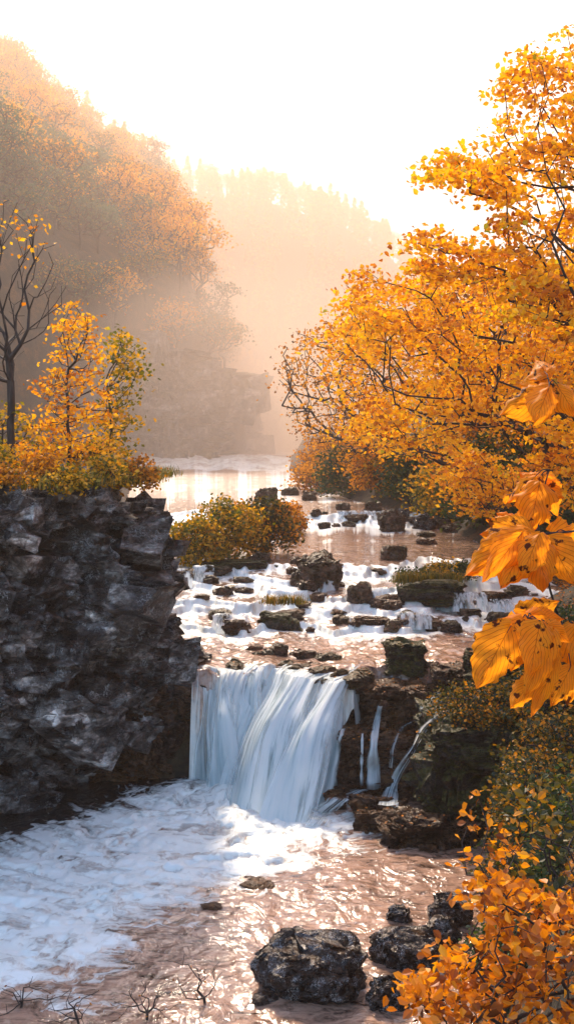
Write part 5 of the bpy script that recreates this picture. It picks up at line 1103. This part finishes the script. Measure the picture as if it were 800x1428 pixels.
# the rest of that wood reads as one mass
NV, NF, NR = [], [], []; off = 0
for _ in range(620):
    y = rng.uniform(236, 330); x = rng.uniform(-80, 75); h = rng.uniform(7, 11); r = h * 0.24; z0 = float(ground(x, y)); m = 130
    kk = rng.uniform(0, 1, m); a = rng.uniform(0, 6.28, m); q = r * (1 - kk) ** 0.8 * rng.uniform(0.3, 1, m)
    C = np.stack([x + q * np.cos(a), y + q * np.sin(a), z0 + h * (0.1 + 0.9 * kk)], -1); V, Fq, rr = leaf_quads(C, 1.3, rng, 0.5); NV.append(V); NF.append(Fq + off); NR.append(rr); off += len(V)
tag(obj('far_woodland', make_mesh('far_woodland', np.concatenate(NV), [np.concatenate(NF)], M_hillorange, face_attr=np.concatenate(NR))), 'hazy wood covering the far ridge', kind='stuff')

# ------------------------------------------------------------------ the misty air
def box(name, lo, hi, m_):
    lo, hi = np.array(lo, float), np.array(hi, float); V = np.array([[(lo, hi)[i][0], (lo, hi)[j][1], (lo, hi)[k][2]] for i in (0, 1) for j in (0, 1) for k in (0, 1)])
    Fq = [[0, 1, 3, 2], [4, 6, 7, 5], [0, 4, 5, 1], [2, 3, 7, 6], [0, 2, 6, 4], [1, 5, 7, 3]]
    return obj(name, make_mesh(name, V, [np.array(Fq)], m_))
m, n, l = mat('haze'); out = N(n, 'ShaderNodeOutputMaterial'); pv = N(n, 'ShaderNodeVolumePrincipled'); pv.inputs['Density'].default_value = HAZE_DENSITY
pv.inputs['Color'].default_value = (1.0, 0.82, 0.70, 1); pv.inputs['Anisotropy'].default_value = 0.2; l.new(pv.outputs[0], out.inputs['Volume'])
zmax = max(115.0, float(GZ.max()) + 20)
tag(box('haze', (-385, -25, float(GZ.min()) - 1.2), (385, 625, max(zmax, 115)), m), 'thin warm mist filling the valley', kind='stuff')

m, n, l = mat('valley_mist'); out = N(n, 'ShaderNodeOutputMaterial'); pv = N(n, 'ShaderNodeVolumePrincipled')
pv.inputs['Color'].default_value = (1.0, 0.81, 0.65, 1); pv.inputs['Anisotropy'].default_value = 0.28; l.new(pv.outputs[0], out.inputs['Volume'])
geo = N(n, 'ShaderNodeNewGeometry'); sp = N(n, 'ShaderNodeSeparateXYZ'); l.new(geo.outputs['Position'], sp.inputs[0])
def mr(v, a, b, c, d):
    k = N(n, 'ShaderNodeMapRange', interpolation_type='SMOOTHSTEP'); l.new(v, k.inputs[0])
    for q, x in zip((1, 2, 3, 4), (a, b, c, d)): k.inputs[q].default_value = x
    return k.outputs[0]
far = math_(n, l, 'ADD', mr(sp.outputs[1], 36, 85, 0, 0.0042), mr(sp.outputs[1], 150, 230, 0, 0.0026))
mp = N(n, 'ShaderNodeMapping'); mp.inputs['Location'].default_value = (4 / 23, -112 / 40, -7 / 17); mp.inputs['Scale'].default_value = (1 / 23, 1 / 40, 1 / 17); l.new(geo.outputs['Position'], mp.inputs[0])
gr = N(n, 'ShaderNodeTexGradient', gradient_type='SPHERICAL'); l.new(mp.outputs[0], gr.inputs[0])
no = N(n, 'ShaderNodeTexNoise', i_Scale=0.09, i_Detail=2.0); l.new(geo.outputs['Position'], no.inputs['Vector'])
dn = math_(n, l, 'MULTIPLY', gr.outputs['Fac'], math_(n, l, 'MAXIMUM', math_(n, l, 'SUBTRACT', no.outputs[0], 0.25), 0.0))
l.new(math_(n, l, 'ADD', math_(n, l, 'MULTIPLY', dn, 0.26), far), pv.inputs['Density'])
mo = box('valley_mist', (-150, 35, -10), (130, 350, zmax - 4), m); tag(mo, 'bright mist rising from the far rapids and filling the valley', kind='stuff')

# spray thrown up where the fall meets the pool
m, n, l = mat('spray'); out = N(n, 'ShaderNodeOutputMaterial'); pv = N(n, 'ShaderNodeVolumePrincipled'); pv.inputs['Color'].default_value = (0.97, 0.98, 1.0, 1); l.new(pv.outputs[0], out.inputs['Volume'])
geo = N(n, 'ShaderNodeNewGeometry'); mp = N(n, 'ShaderNodeMapping'); mp.inputs['Location'].default_value = (0.15 / 1.5, -18.2 / 0.9, -0.1 / 0.75); mp.inputs['Scale'].default_value = (1 / 1.5, 1 / 0.9, 1 / 0.75); l.new(geo.outputs['Position'], mp.inputs[0])
gr = N(n, 'ShaderNodeTexGradient', gradient_type='SPHERICAL'); l.new(mp.outputs[0], gr.inputs[0]); no = N(n, 'ShaderNodeTexNoise', i_Scale=2.2, i_Detail=3.0); l.new(geo.outputs['Position'], no.inputs['Vector'])
l.new(math_(n, l, 'MULTIPLY', math_(n, l, 'MULTIPLY', gr.outputs['Fac'], gr.outputs['Fac']), math_(n, l, 'MAXIMUM', math_(n, l, 'MULTIPLY', math_(n, l, 'SUBTRACT', no.outputs[0], 0.3), 9.0), 0.0)), pv.inputs['Density'])
tag(box('spray', (-1.65, 17.3, -0.2), (1.35, 19.05, 0.85), m), 'white spray drifting at the foot of the waterfall', kind='stuff')
